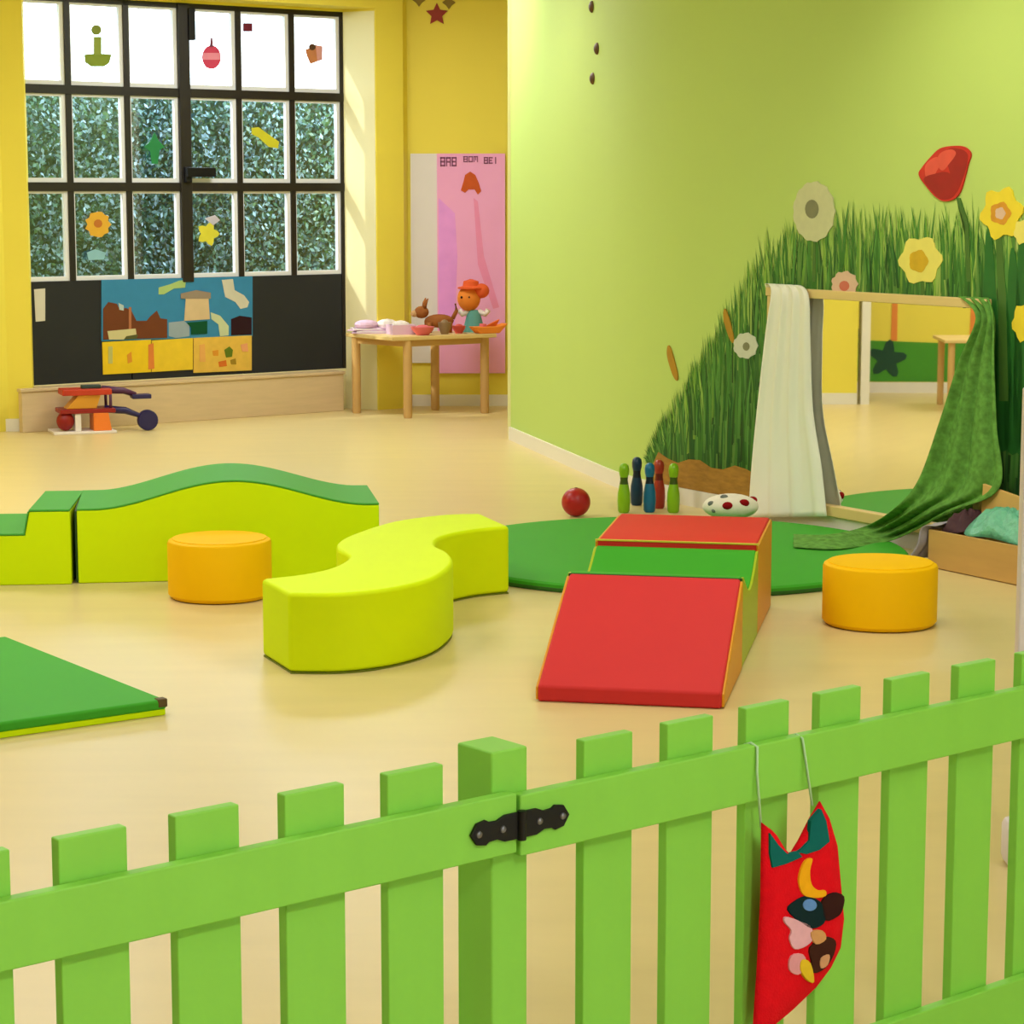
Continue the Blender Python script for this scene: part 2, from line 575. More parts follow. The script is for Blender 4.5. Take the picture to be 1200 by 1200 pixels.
hm = mat('hedge_leaf', (60, 110, 70), 0.35, vcol=True)
hedge = hb.build('hedge', hm)
hedge.location = WF.o; hedge.rotation_euler = (0, 0, WF.ang)
tag(hedge, 'dense green leafy hedge growing outside the dark framed window', 'hedge', kind='stuff')
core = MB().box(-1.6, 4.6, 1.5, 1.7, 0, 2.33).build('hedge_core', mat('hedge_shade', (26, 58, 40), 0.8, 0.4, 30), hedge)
struct(MB().box(-30, 6, 14.5, 40, -0.3, -0.12).build('ground', mat('paving', (170, 170, 165), 0.8)))

# ================================================================== MURAL AND MARKS ON THE GREEN WALL
env = [(760, 545), (775, 500), (800, 452), (830, 395), (860, 342), (880, 305), (900, 272), (940, 252), (975, 232), (1010, 238), (1060, 240), (1100, 244), (1150, 236), (1200, 236), (1230, 236)]
envs = [gwpx(*p) for p in env]
s0, s1 = envs[0][0], envs[-1][0] + 1.0


def envz(s):
    if s <= envs[0][0]: return envs[0][1]
    for i in range(len(envs) - 1):
        if s <= envs[i + 1][0]:
            t = (s - envs[i][0]) / (envs[i + 1][0] - envs[i][0])
            return envs[i][1] * (1 - t) + envs[i + 1][1] * t
    return envs[-1][1]


gr = random.Random(11)
gb = MB()
dark = [lin(c) for c in [(44, 82, 34), (50, 102, 36), (62, 112, 50), (40, 92, 40)]]
mid = [lin(c) for c in [(74, 132, 52), (88, 144, 62), (64, 120, 44), (96, 140, 62)]]
light = [lin(c) for c in [(128, 172, 64), (146, 186, 84), (110, 158, 60), (160, 190, 92)]]
SOIL = 0.23
N = 9000
for k in range(N):
    s = s0 + (s1 - s0) * gr.random()
    top = envz(s)
    u = gr.random()
    frac = gr.uniform(0.25, 1.0) ** 0.7
    zt = SOIL + (top - SOIL) * frac * gr.uniform(0.9, 1.04)
    ln = gr.uniform(0.22, 0.5)
    zb = max(SOIL - 0.05, zt - ln)
    rel = (zt - SOIL) / max(0.05, top - SOIL)
    pick = gr.random()
    if rel > 0.93: pal = light if pick < 0.5 else mid
    elif rel > 0.84: pal = mid if pick < 0.6 else (dark if pick < 0.85 else light)
    else: pal = dark if pick < 0.62 else mid
    c1 = gr.choice(pal); c0 = tuple(v * 0.75 for v in c1)
    wd = gr.uniform(0.008, 0.022)
    lean = gr.uniform(-0.07, 0.05) * (1 if s > 3.2 else 1.4)
    off = 0.0015 + 0.0035 * k / N
    pts = []
    sm = s + lean * 0.35; st = s + lean
    zm = zb + (zt - zb) * 0.55
    V = [gw(s - wd / 2, zb, off), gw(s + wd / 2, zb, off), gw(sm + wd / 2, zm, off), gw(sm - wd / 2, zm, off), gw(st, zt, off)]
    n = len(gb.v)
    gb.v += [tuple(v) for v in V]
    gb.f += [(n, n + 1, n + 2, n + 3), (n + 3, n + 2, n + 4)]; gb.mi += [0, 0]
    gb.c += [c0, c0, c1, c1, c1]
MGRASS = mat('mural_grass_paint', (60, 120, 40), 0.6, vcol=True, spec=0.25)
tag(gb.build('painted_grass', MGRASS, wall_right), 'tall painted grass blades in many greens', kind='stuff')


def wallpoly(pts, name, m, off, label=None, center=None):
    """flat painted shape on the green wall from photo points (fan from its centre), thin prism"""
    sz = [gwpx(*p) for p in pts]
    if name in ('painted_tulip', 'painted_petal', 'painted_bud', 'painted_leaf'):
        sz = [tuple(v) for v in catmull(sz, 4, True)]
    cs, cz = (sum(p[0] for p in sz) / len(sz), sum(p[1] for p in sz) / len(sz))
    mb = MB()
    vs = [gw(cs, cz, off)] + [gw(a, b, off) for a, b in sz] + [gw(a, b, 0.0005) for a, b in sz]
    n = len(sz)
    fs = [(0, 1 + i, 1 + (i + 1) % n) for i in range(n)] + [(1 + i, 1 + n + i, 1 + n + (i + 1) % n, 1 + (i + 1) % n) for i in range(n)]
    mb.add(vs, fs)
    o = mb.build(name, m, wall_right)
    if label: o['label'] = label
    return o


def ring(cx, cy, rx, ry, n=20, wob=0.0, ph=0.0, k=5):
    return [(cx + rx * (1 + wob * math.cos(k * 2 * PI * i / n + ph)) * math.cos(2 * PI * i / n), cy + ry * (1 + wob * math.cos(k * 2 * PI * i / n + ph)) * math.sin(2 * PI * i / n)) for i in range(n)]


# soil band at the foot of the painted meadow
ub = MB()
n = 60
us = [s0 + 0.02 + (s1 - s0) * i / n for i in range(n + 1)]
uh = [max(0.2, SOIL + (envz(u) - SOIL) * (0.70 + 0.06 * math.sin(i * 2.3))) for i, u in enumerate(us)]
for i in range(n):
    ub.add([gw(us[i], 0.1, 0.0008), gw(us[i + 1], 0.1, 0.0008), gw(us[i + 1], uh[i + 1], 0.0008), gw(us[i], uh[i], 0.0008)], [(0, 1, 2, 3)])
ub.build('painted_undergrowth', mat('mural_undergrowth', (60, 102, 42), 0.6, 0.35, 16, stretch=(6, 6, 1)), wall_right)
sb = MB()
n = 40
ss = [s0 + 0.02 + (s1 - s0) * i / n for i in range(n + 1)]
for i in range(n):
    a, b = ss[i], ss[i + 1]
    h0 = SOIL + 0.02 * math.sin(i * 1.7) - (0.1 if i == 0 else 0); h1 = SOIL + 0.02 * math.sin((i + 1) * 1.7)
    sb.add([gw(a, 0.086, 0.006), gw(b, 0.086, 0.006), gw(b, h1, 0.006), gw(a, h0, 0.006)], [(0, 1, 2, 3)])
sb.build('painted_soil', mat('mural_soil', (166, 120, 46), 0.6, 0.45, 14, stretch=(1, 1, 4)), wall_right)

M_TUL = mat('mural_tulip_red', (204, 40, 28), 0.55, 0.25, 14)
M_TULD = mat('mural_tulip_dark', (160, 20, 16), 0.55, 0.2, 14)
M_TULL = mat('mural_tulip_light', (226, 84, 66), 0.55, 0.2, 14)
M_DAF = mat('mural_daffodil', (238, 224, 110), 0.55, 0.1, 14)
M_DAFY = mat('mural_daffodil_bright', (240, 214, 50), 0.55, 0.1, 14)
M_DAFC = mat('mural_daffodil_cup', (214, 172, 30), 0.55, 0.2, 20)
M_DAFO = mat('mural_orange_cup', (218, 150, 40), 0.55, 0.2, 20)
M_STEM = mat('mural_stem', (70, 112, 40), 0.55, 0.1)
M_PUFF = mat('mural_dandelion', (204, 204, 160), 0.6, 0.08, 30)
M_PUFFW = mat('mural_dandelion_white', (206, 208, 190), 0.6, 0.1, 30)
M_PUFFC = mat('mural_dandelion_heart', (128, 128, 96), 0.6, 0.1, 30)
M_PINK = mat('mural_daisy_pink', (222, 186, 160), 0.6, 0.1, 20)
M_PINKC = mat('mural_daisy_heart', (206, 112, 90), 0.6, 0.1, 20)
M_BUD = mat('mural_bud', (176, 130, 30), 0.6, 0.2, 20)
for pts in ([(1122, 232), (1126, 232), (1136, 262), (1139, 330), (1134, 330), (1132, 264)],
            [(1168, 278), (1175, 278), (1180, 345), (1183, 470), (1172, 470), (1171, 345)],
            [(954, 270), (957, 270), (957, 330), (953, 330)], [(1080, 330), (1084, 330), (1085, 345), (1080, 345)]):
    wallpoly(pts, 'painted_stem', M_STEM, 0.0065)
for (x0, w0, y0) in [(1160, 16, 275), (1188, 18, 300), (1176, 18, 330), (1200, 20, 280)]:
    wallpoly([(x0 - w0 * 0.2, y0), (x0 + w0 * 0.25, y0 + 8), (x0 + w0 * 0.6, y0 + 110), (x0 + w0 * 0.5, 520), (x0 - w0 * 0.5, 520), (x0 - w0 * 0.5, y0 + 120)], 'painted_leaf', mat('mural_broad_leaf', (36, 104, 34), 0.6, 0.3, 8), 0.0062)
wallpoly([(1078, 205), (1082, 196), (1092, 184), (1103, 174), (1118, 171), (1131, 172), (1139, 180), (1136, 192), (1132, 208), (1127, 224), (1120, 233), (1108, 236), (1098, 231), (1088, 220)], 'painted_tulip', M_TUL, 0.008, 'large red tulip painted on the green wall')
wallpoly([(1084, 210), (1100, 203), (1112, 202), (1124, 212), (1120, 229), (1108, 234), (1098, 229)], 'painted_petal', M_TULD, 0.0088)
wallpoly([(1103, 180), (1116, 175), (1122, 180), (1114, 192), (1106, 200), (1100, 192)], 'painted_petal', M_TULL, 0.0088)
wallpoly(ring(1080, 305, 24, 27, 30, 0.10, 0.4, 6), 'painted_daffodil', M_DAF, 0.008, 'pale yellow daffodil painted below the red tulip')
wallpoly(ring(1078, 306, 11, 13, 20, 0.08), 'painted_flower_cup', M_DAFC, 0.0088)
wallpoly(ring(1175, 250, 23, 29, 30, 0.14, 1.0, 6), 'painted_daffodil', M_DAFY, 0.008, 'bright yellow daffodil painted right of the red tulip')
wallpoly(ring(1174, 250, 12, 13, 20, 0.1), 'painted_flower_cup', M_DAFO, 0.0088)
wallpoly(ring(1174, 250, 6, 7, 16, 0.1), 'painted_flower_heart', M_PINK, 0.0094)
wallpoly(ring(1199, 272, 9, 14, 20, 0.12, 1.0, 6), 'painted_daffodil', M_DAF, 0.0082, 'cream daffodil painted low beside the bright yellow one')
wallpoly(ring(1202, 378, 14, 22, 20, 0.12, 1.0, 6), 'painted_daffodil', M_DAFY, 0.008, 'yellow daffodil painted low at the edge of the frame')
wallpoly(ring(955, 248, 24, 35, 40, 0.03, 0, 13), 'painted_dandelion', M_PUFF, 0.008, 'large pale dandelion clock painted on the green wall')
wallpoly(ring(953, 245, 8, 11, 16), 'painted_flower_heart', M_PUFFC, 0.0088)
wallpoly(ring(875, 405, 14, 15, 28, 0.06, 0, 9), 'painted_dandelion', M_PUFFW, 0.008, 'small white dandelion painted left of the white drape')
wallpoly(ring(876, 406, 4, 5, 12), 'painted_flower_heart', M_PUFFC, 0.0088)
wallpoly(ring(991, 333, 15, 15, 28, 0.08, 0, 9), 'painted_daisy', M_PINK, 0.008, 'pale pink daisy painted just above the mirror frame')
wallpoly(ring(991, 335, 6, 6, 12), 'painted_flower_heart', M_PINKC, 0.0088)
for (x0, y0, x1, y1) in [(784, 405, 794, 446), (850, 362, 860, 402)]:
    wallpoly([(x0, y0), (x0 + 4, y0 + 6), (x1 + 1, y1 - 8), (x1, y1), (x1 - 5, y1 - 8), (x0 - 1, y0 + 12)], 'painted_bud', M_BUD, 0.0075)
for (pts, m) in [([(1110, 178), (1124, 174), (1136, 182), (1131, 206), (1122, 226), (1117, 210)], M_TULD), ([(1086, 194), (1098, 184), (1104, 190), (1096, 206), (1088, 212)], M_TULL)]:
    wallpoly(pts, 'painted_petal', m, 0.0086)
M_DOT = mat('brown_dot', (92, 58, 30), 0.5, 0.15, 30)
for (x, y) in [(694, 8), (700, 57), (695, 92)]:
    s_, z_ = gwpx(x, y)
    p = gw(s_, z_, 0.0)
    d = gw(s_ + 0.02, z_, 0) - p
    Mx = Matrix.Translation(p) @ Matrix.Rotation(math.atan2(d.y, d.x), 4, 'Z') @ Matrix.Rotation(PI / 2, 4, 'X')
    o = MB().lathe([(0.033, 0), (0.033, 0.004), (0.026, 0.012), (0.012, 0.018)], 18, M=Mx).build('wall_dot', M_DOT, smooth=True)
    tag(o, {8: 'small brown wall dot, topmost of three on the green wall', 57: 'small brown wall dot, middle of three on the green wall', 92: 'small brown wall dot, lowest of three on the green wall'}[y], 'wall decoration', 'brown dots on the green wall')

# ================================================================== FOAM PLAY BLOCKS
def catz(o, loc, rz):
    o.location = loc; o.rotation_euler = (0, 0, rz)


# wavy hill bench
hl = thing('hill_bench', 'long lime foam bench with hump-backed green top', 'foam bench', tuple(atz(92, 684)), math.radians(8.3))
L = 1.245; D = 0.6
curve = []
for i in range(41):
    t = i / 40
    curve.append((L * t, 0.312 + 0.108 * (0.5 - 0.5 * math.cos(2 * PI * min(1, max(0, (t - 0.06) / 0.9)))) ** 0.9))
mb = MB()
mb.prism([(0, 0)] + [(x, z - 0.008) for x, z in curve] + [(L, 0)], 0, D, 'y')
mb.build('body', M_LIME, hl, bevel=0.006, ang=50)
mb = MB()
mb.prism(curve + [(x, z - 0.0085) for x, z in reversed(curve)], -0.001, D + 0.001, 'y')
mb.build('top_cover', M_SOFTG, hl, bevel=0.003, ang=50)
mb = MB(); mb.box(-0.009, 0, 0.01, D - 0.01, 0.005, 0.3); mb.build('end_gap_shade', M_GAPSHADE, hl)  # dark strip painting the shade in the gap to the step bench

# stepped bench beside it
p0 = atz(84, 685)
stp = thing('step_bench', 'stepped lime foam block with soft green treads left of the hump-backed bench', 'foam block', tuple(p0), math.radians(5))
prof = [(-0.62, 0), (0, 0), (0, 0.304), (-0.165, 0.304), (-0.185, 0.206), (-0.62, 0.206)]
MB().prism(prof, 0, D, 'y').build('body', M_LIME, stp, bevel=0.006, ang=50)
MB().box(-0.166, 0.0, -0.001, D + 0.001, 0.304, 0.313).build('tread', M_SOFTG, stp, bevel=0.003)
MB().box(-0.62, -0.183, -0.001, D + 0.001, 0.206, 0.215).build('tread', M_SOFTG, stp, bevel=0.003)
MB().prism([(-0.185, 0.21), (-0.166, 0.304), (-0.171, 0.304), (-0.19, 0.215)], -0.001, D + 0.001, 'y').build('riser', M_SOFTG, stp)

# S bench
sa = [(-0.745, 7.575), (-0.57, 7.575), (-0.405, 7.68), (-0.275, 7.89), (-0.215, 8.2), (-0.235, 8.45), (-0.29, 8.64), (-0.27, 8.86), (-0.15, 9.04), (-0.010, 9.13)]
sbk = [(-0.13, 9.50), (-0.285, 9.465), (-0.485, 9.27), (-0.62, 8.93), (-0.665, 8.72), (-0.655, 8.55), (-0.60, 8.36), (-0.64, 8.12), (-0.74, 7.96), (-0.868, 7.868)]
poly = [tuple(v) for v in catmull(sa, 5)] + [tuple(v) for v in catmull(sbk, 5)]
cx, cy = -0.44, 8.5
sb_ = thing('wave_bench', 'bright lime S-shaped foam bench in the middle of the floor', 'foam bench', (cx, cy, 0))
MB().prism([(x - cx, y - cy) for x, y in poly], 0.005, 0.275, 'z').build('body', M_LIMEB, sb_, bevel=0.016, seg=3, ang=50)
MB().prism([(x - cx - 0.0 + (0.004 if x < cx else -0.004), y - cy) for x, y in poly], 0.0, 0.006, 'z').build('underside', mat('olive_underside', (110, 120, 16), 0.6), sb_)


def pouf(loc, r, hgt, label):
    t = thing('round_pouf', label, 'pouf', loc, 0, 'orange foam poufs')
    MB().lathe([(r - 0.012, 0.004), (r, 0.018), (r, hgt - 0.016), (r - 0.004, hgt - 0.006), (r - 0.014, hgt)], 48).build('body', M_ORG, t, smooth=True)
    MB().lathe([(r - 0.018, hgt - 0.001), (r - 0.02, hgt + 0.004), (r * 0.5, hgt + 0.007), (0.01, hgt + 0.008)], 48).build('top_cushion', M_ORG, t, smooth=True)
    MB().lathe([(r - 0.02, 0.0), (r - 0.013, 0.005)], 48).build('base_seam', mat('dark_orange', (150, 84, 10), 0.6), t)
    return t


pouf((-1.165, 9.07, 0), 0.206, 0.235, 'orange foam pouf in front of the hump-backed lime bench')
pouf((1.375, 8.49, 0), 0.213, 0.232, 'orange foam pouf beside the red and green ramp blocks')

# ramp, valley block, back block
ra = math.radians(-11.0)
o0 = atz(627, 822)
RW = 0.6
wd_ = Vector((math.cos(ra), math.sin(ra), 0)); dd_ = Vector((-math.sin(ra), math.cos(ra), 0))


def sprism(poly, x0, x1):
    """profile in (y,z) extruded along x"""
    mb = MB()
    M = Matrix(((0, 1, 0, 0), (1, 0, 0, 0), (0, 0, 1, 0), (0, 0, 0, 1)))
    mb.prism(poly, x0, x1, 'y', M=M)
    return mb


rp = thing('foam_ramp', 'red foam ramp wedge with orange sides facing the fence', 'foam ramp', tuple(o0), ra)
sprism([(0, 0), (0.60, 0), (0.60, 0.316), (0, 0.052)], 0.008, RW - 0.008).build('slope_cover', M_RED, rp, bevel=0.01, seg=3)
for xx in (0.0, RW - 0.010):
    sprism([(0.008, 0.004), (0.594, 0.004), (0.594, 0.308), (0.008, 0.046)], xx, xx + 0.010).build('side_panel', M_ORGS, rp, bevel=0.004)
v1 = o0 + dd_ * 0.635 + wd_ * -0.004
vb = thing('foam_valley_block', 'green foam block with a dipped top between ramp and red block', 'foam block', tuple(v1), ra)
arc = []
for i in range(21):
    t = i / 20
    arc.append((0.03 + 0.54 * t, 0.312 - 0.085 * math.sin(PI * t)))
vp = [(0, 0), (0, 0.312)] + arc + [(0.6, 0.315), (0.6, 0)]
sprism(vp, 0.008, RW - 0.008).build('dipped_cover', M_DKG, vb, bevel=0.006, ang=50)
for xx in (0.0, RW - 0.010):
    sprism([(a + (0.004 if a < 0.3 else -0.004), b - 0.004 if b > 0 else 0.004) for a, b in vp], xx, xx + 0.010).build('side_panel', M_LIMES, vb, bevel=0.002, ang=50)
MB().box(0.006, RW - 0.002, -0.012, -0.001, 0.004, 0.31).build('ramp_gap_shade', M_GAPSHADE, vb)  # dark strip painting the shadow in the gap behind the ramp
v2 = v1 + dd_ * 0.603
bb = thing('foam_step_block', 'red topped foam block with orange sides behind the dipped green one', 'foam block', tuple(v2), ra)
bp_ = [(0, 0), (0, 0.335), (0.58, 0.352), (0.6, 0.34), (0.6, 0)]
sprism(bp_, 0.008, RW - 0.008).build('top_cover', mat('orange_red_vinyl', (218, 50, 42), 0.6, 0.03, 4, 0.13, bump=0.03), bb, bevel=0.01, seg=3)
for xx in (0.0, RW - 0.010):
    sprism([(a + (0.005 if a < 0.3 else -0.005), b - 0.006 if b > 0 else 0.004) for a, b in bp_], xx, xx + 0.010).build('side_panel', M_ORGS, bb, bevel=0.003)
MB().box(0.0, RW, -0.0015, 0.006, 0.331, 0.338).build('front_piping', mat('yellow_piping', (214, 200, 60), 0.5), bb, bevel=0.002)

# round mat
rm = thing('round_mat', 'large round green floor mat under the ramp blocks and mirror drape', 'mat', (0.70, 10.06, 0))
MB().lathe([(1.028, 0.0), (1.04, 0.006), (1.04, 0.03), (1.03, 0.038), (0.99, 0.040), (0.02, 0.040)], 96).build('top_cover', M_DKG, rm, smooth=True)
MB().lathe([(1.0405, 0.002), (1.042, 0.006), (1.042, 0.014), (1.0405, 0.018)], 96).build('side_band', mat('dark_green_band', (40, 96, 28), 0.5), rm, smooth=True)

# corner mat on the left
mc = atz(196, 838)
ma = math.atan2(-0.314, -0.447)
sm_ = thing('square_mat', 'flat green foam mat with lime edge lying near the fence on the left', 'mat', tuple(mc), ma)
MB().box(0, 1.6, -1.25, 0, 0.018, 0.05).build('top_cover', M_DKG, sm_, bevel=0.01, seg=3)
MB().box(0.003, 1.597, -1.247, -0.003, 0, 0.02).build('base_layer', M_LIME, sm_, bevel=0.004)
MB().box(-0.002, 0.03, -0.03, 0.002, 0.026, 0.053).build('corner_patch', mat('brown_strap', (92, 70, 34), 0.6), sm_, bevel=0.004)

# ================================================================== MIRROR AND DRAPES
ML = GB + GD * 0  # mirror hangs on the green wall
MF = Frame(1.265, 11.2, 0.53, -0.848)
MLN = 1.5
mir = thing('wall_mirror', 'low pine framed mirror fixed along the grass mural wall', 'mirror', tuple(MF.o), MF.ang)
z0, z1 = 0.085, 1.145
MB().box(0.02, MLN - 0.02, -0.012, -0.004, z0 + 0.02, z1 - 0.02).build('mirror_glass', M_MIRROR, mir)
MB().box(-0.01, MLN + 0.01, -0.04, 0.0, z1 - 0.042, z1).build('top_rail', M_WOODL, mir, bevel=0.004)
MB().box(-0.01, MLN + 0.01, -0.04, 0.0, z0, z0 + 0.05).build('bottom_rail', M_WOODL, mir, bevel=0.004)
for xx in (0, MLN - 0.042):
    MB().box(xx, xx + 0.042, -0.038, 0.0, z0 + 0.05, z1 - 0.042).build('stile', M_WOODL, mir, bevel=0.004)


def drape(name, rows, folds, amp, m, label, cat, nx=40, nsub=6, nrm=None, ph=0.0, parent=None, taper=False):
    """cloth lofted between left/right edge points (world), folded along its width"""
    Lp = catmull([r[0] for r in rows], nsub); Rp = catmull([r[1] for r in rows], nsub)
    mb = MB(); vs = []; fs = []
    m_ = len(Lp)
    for i in range(m_):
        for k in range(nx + 1):
            t = k / nx
            p = Lp[i].lerp(Rp[i], t)
            fi = i / (m_ - 1)
            a = amp * (0.35 + 0.65 * min(1, fi * 2)) * (min(1, 0.15 + (1 - fi) * 5) if taper else 1)
            p = p + nrm * a * (math.sin(folds * 2 * PI * t + ph + 0.8 * math.sin(fi * 3)) + 0.4 * math.sin(folds * 3.7 * PI * t + 2 * fi))
            if p.z < 0.006: p.z = 0.006
            vs.append(p)
    for i in range(m_ - 1):
        for k in range(nx):
            a = i * (nx + 1) + k
            fs.append((a, a + 1, a + nx + 2, a + nx + 1))
    o = mb.add(vs, fs).build(name, m, parent, smooth='all', solid=0.003)
    if label: tag(o, label, cat)
    return o


def mp_(x, y, off):
    a, b = MF.px(x, y, off)
    return MF.w(a, max(b, 0.012), off)


M_SHEER = mat('white_sheer_cloth', (255, 251, 238), 0.8, 0.02, 8, 0.1, trans=0.02)
nt = M_SHEER.node_tree
tl = nt.nodes.new('ShaderNodeBsdfTranslucent'); tl.inputs[0].default_value = lin((250, 246, 234)) + (1,)
ad = nt.nodes.new('ShaderNodeMixShader'); ad.inputs[0].default_value = 0.12
ms = [x for x in nt.nodes if x.type == 'MIX_SHADER' and x != ad][0]
nt.links.new(nt.nodes['Principled BSDF'].outputs[0], ad.inputs[1]); nt.links.new(tl.outputs[0], ad.inputs[2]); nt.links.new(ad.outputs[0], ms.inputs[1])
M_GCLOTH = mat('green_cloth', (100, 150, 66), 0.85, 0.7, 34, 0.1, bump=0.1, bscale=120)
MN = MF.n
rowsW = [(MF.w(-0.02, 1.10, 0.004), MF.w(0.18, 1.10, 0.004)),
         (MF.w(-0.03, 1.158, 0.025), MF.w(0.19, 1.158, 0.025)),
         (mp_(905, 341, 0.058), mp_(946, 344, 0.058)),
         (mp_(899, 390, 0.056), mp_(948, 400, 0.056)),
         (mp_(889, 480, 0.05), mp_(951, 480, 0.05)),
         (mp_(882, 550, 0.055), mp_(961, 545, 0.055)),
         (mp_(878, 612, 0.065), mp_(968, 605, 0.065))]
drape('white_drape', rowsW, 3.5, 0.009, M_SHEER, 'sheer white cloth hanging over the left end of the mirror', 'cloth', nrm=MN)
rowsG = [(MF.w(MLN - 0.16, 1.10, 0.008), MF.w(MLN + 0.02, 1.10, 0.008)),
         (MF.w(MLN - 0.16, 1.15, 0.03), MF.w(MLN + 0.02, 1.15, 0.03)),
         (mp_(1146, 372, 0.06), mp_(1166, 375, 0.06)),
         (mp_(1127, 422, 0.07), mp_(1167, 430, 0.07)),
         (mp_(1106, 490, 0.09), mp_(1170, 500, 0.09)),
         (mp_(1081, 561, 0.12), mp_(1173, 572, 0.12)),
         (mp_(1054, 594, 0.16), mp_(1115, 600, 0.16)),
         (atz(1019, 616, 0.09), atz(1050, 632, 0.05)),
         (atz(975, 626, 0.075), atz(985, 643, 0.047)),
         (atz(930, 626, 0.06), atz(930, 641, 0.047))]
drape('green_drape', rowsG, 3.0, 0.016, M_GCLOTH, 'mottled green cloth sweeping down from the right end of the mirror', 'cloth', nx=48, nsub=8, nrm=MN, ph=1.0, taper=True)

# small table seen in the mirror
rt = thing('small_table', 'small wooden table standing by the mural wall, seen in the mirror', 'table', (-5.25, 11.55, 0), math.radians(66))
MB().box(-0.6, 0.6, -0.3, 0.3, 0.50, 0.525).build('table_top', M_WOODL, rt, bevel=0.005)
for sx in (-1, 1):
    for sy in (-1, 1):
        MB().lathe([(0.024, 0), (0.026, 0.5)], 14, M=Matrix.Translation((sx * 0.54, sy * 0.25, 0))).build('leg', M_WOOD, rt, smooth=True)

# ================================================================== PINS, BALL, PLUSH
def pin(x, yb, Y, m, md, label):
    p = aty(x, yb, Y)
    t = thing('skittle_pin', label, 'skittle', (p.x, Y, 0), 0, 'plastic skittles by the mural wall')
    MB().lathe([(0.024, 0), (0.030, 0.01), (0.033, 0.06), (0.031, 0.10), (0.022, 0.145)], 20).build('body', m, t, smooth=True)
    MB().lathe([(0.0222, 0.145), (0.019, 0.165), (0.020, 0.18)], 20).build('neck_band', md, t, smooth=True)
    MB().lathe([(0.0202, 0.18), (0.025, 0.20), (0.026, 0.22), (0.022, 0.238), (0.012, 0.248), (0.003, 0.25)], 20).build('head', m, t, smooth=True)


PL = mat('lime_plastic', (132, 186, 22), 0.3, 0.04); PD = mat('dark_green_plastic', (58, 84, 20), 0.35, 0.04)
PN = mat('navy_plastic', (22, 56, 84), 0.3, 0.04); PB = mat('blue_plastic', (14, 104, 150), 0.3, 0.04); PR = mat('red_plastic', (170, 54, 36), 0.3, 0.04)
PND = mat('dark_navy_plastic', (12, 26, 46), 0.3)
pin(731, 600, 11.50, PL, PD, 'lime skittle pin farthest from the white drape')
pin(746, 595, 11.78, PN, PND, 'dark navy skittle pin behind the blue one')
pin(761, 600, 11.52, PB, PND, 'bright blue skittle pin in front of the navy one')
pin(772, 595, 11.66, PR, mat('dark_red_plastic', (110, 30, 24), 0.3), 'red skittle pin between the blue and a lime one')
pin(789, 600, 11.50, PL, PD, 'lime skittle pin right of the red one')
bp2 = aty(675, 589, 11.36)
bl = thing('play_ball', 'small dark red ball on the floor left of the skittles', 'ball', (bp2.x, 11.36, 0.0))
MB().ball((0, 0, 0.072), 0.072, 0.072, 0.072, 32).build('ball_body', mat('dark_red_ball', (172, 22, 26), 0.35, 0.05), bl, smooth='all')
MB().lathe([(0.008, 0.1435), (0.007, 0.1452)], 12).build('valve', mat('valve_dark', (90, 10, 14), 0.5), bl)
pq = aty(856, 600, 10.98)
pp = thing('spotted_cushion', 'white plush cushion with red spots beside the white drape', 'cushion', (pq.x, 10.98, 0.04))
MB().ball((0, 0, 0.062), 0.135, 0.095, 0.062, 28).build('cushion_body', mat('white_plush', (236, 226, 212), 0.9, 0.05, 40, 0.1, bump=0.15), pp, smooth='all')
MRS = mat('red_plush', (150, 18, 24), 0.9, 0.1, 40, 0.1)
MGS = mat('grey_plush', (120, 124, 120), 0.9, 0.1, 40, 0.1)
for (a, e, r, m) in [(-1.75, 0.25, 0.026, MRS), (-1.05, 0.45, 0.026, MRS), (-2.5, 0.35, 0.018, MGS), (-2.1, 1.0, 0.02, MGS), (-2.3, -0.2, 0.014, MGS), (0.3, 0.5, 0.024, MRS)]:
    c = Vector((0.128 * math.cos(e) * math.cos(a), 0.09 * math.cos(e) * math.sin(a), 0.062 + 0.058 * math.sin(e)))
    MB().ball(c, r, r * 0.6, r * 0.75, 14).build('spot', m, pp, smooth='all')

# ================================================================== BASKET WITH CLOTHS
BF = Frame(1.80, 9.80, 0.216, -0.368)
bk = thing('wooden_crate', 'open wooden crate of dressing-up cloths beside the orange pouf', 'crate', tuple(BF.o), BF.ang)
MC = mat('crate_wood', (198, 156, 88), 0.55, 0.15, 6, stretch=(0.5, 3, 3))
BL, BD, BH = 0.85, 0.255, 0.165
for k in range(1):
    za, zb = 0.004, BH
    MB().box(0, BL, -0.012, 0, za, zb).build('side_board', MC, bk, bevel=0.002)
    MB().box(0, BL, BD - 0.012, BD, za, zb).build('side_board', MC, bk, bevel=0.002)
    MB().box(0, 0.012, 0.0, BD - 0.012, za, zb).build('side_board', MC, bk, bevel=0.002)
    MB().box(BL - 0.012, BL, 0.0, BD - 0.012, za, zb).build('side_board', MC, bk, bevel=0.002)
MB().box(0.0, BL, 0, BD - 0.012, 0, 0.008).build('bottom', MC, bk)


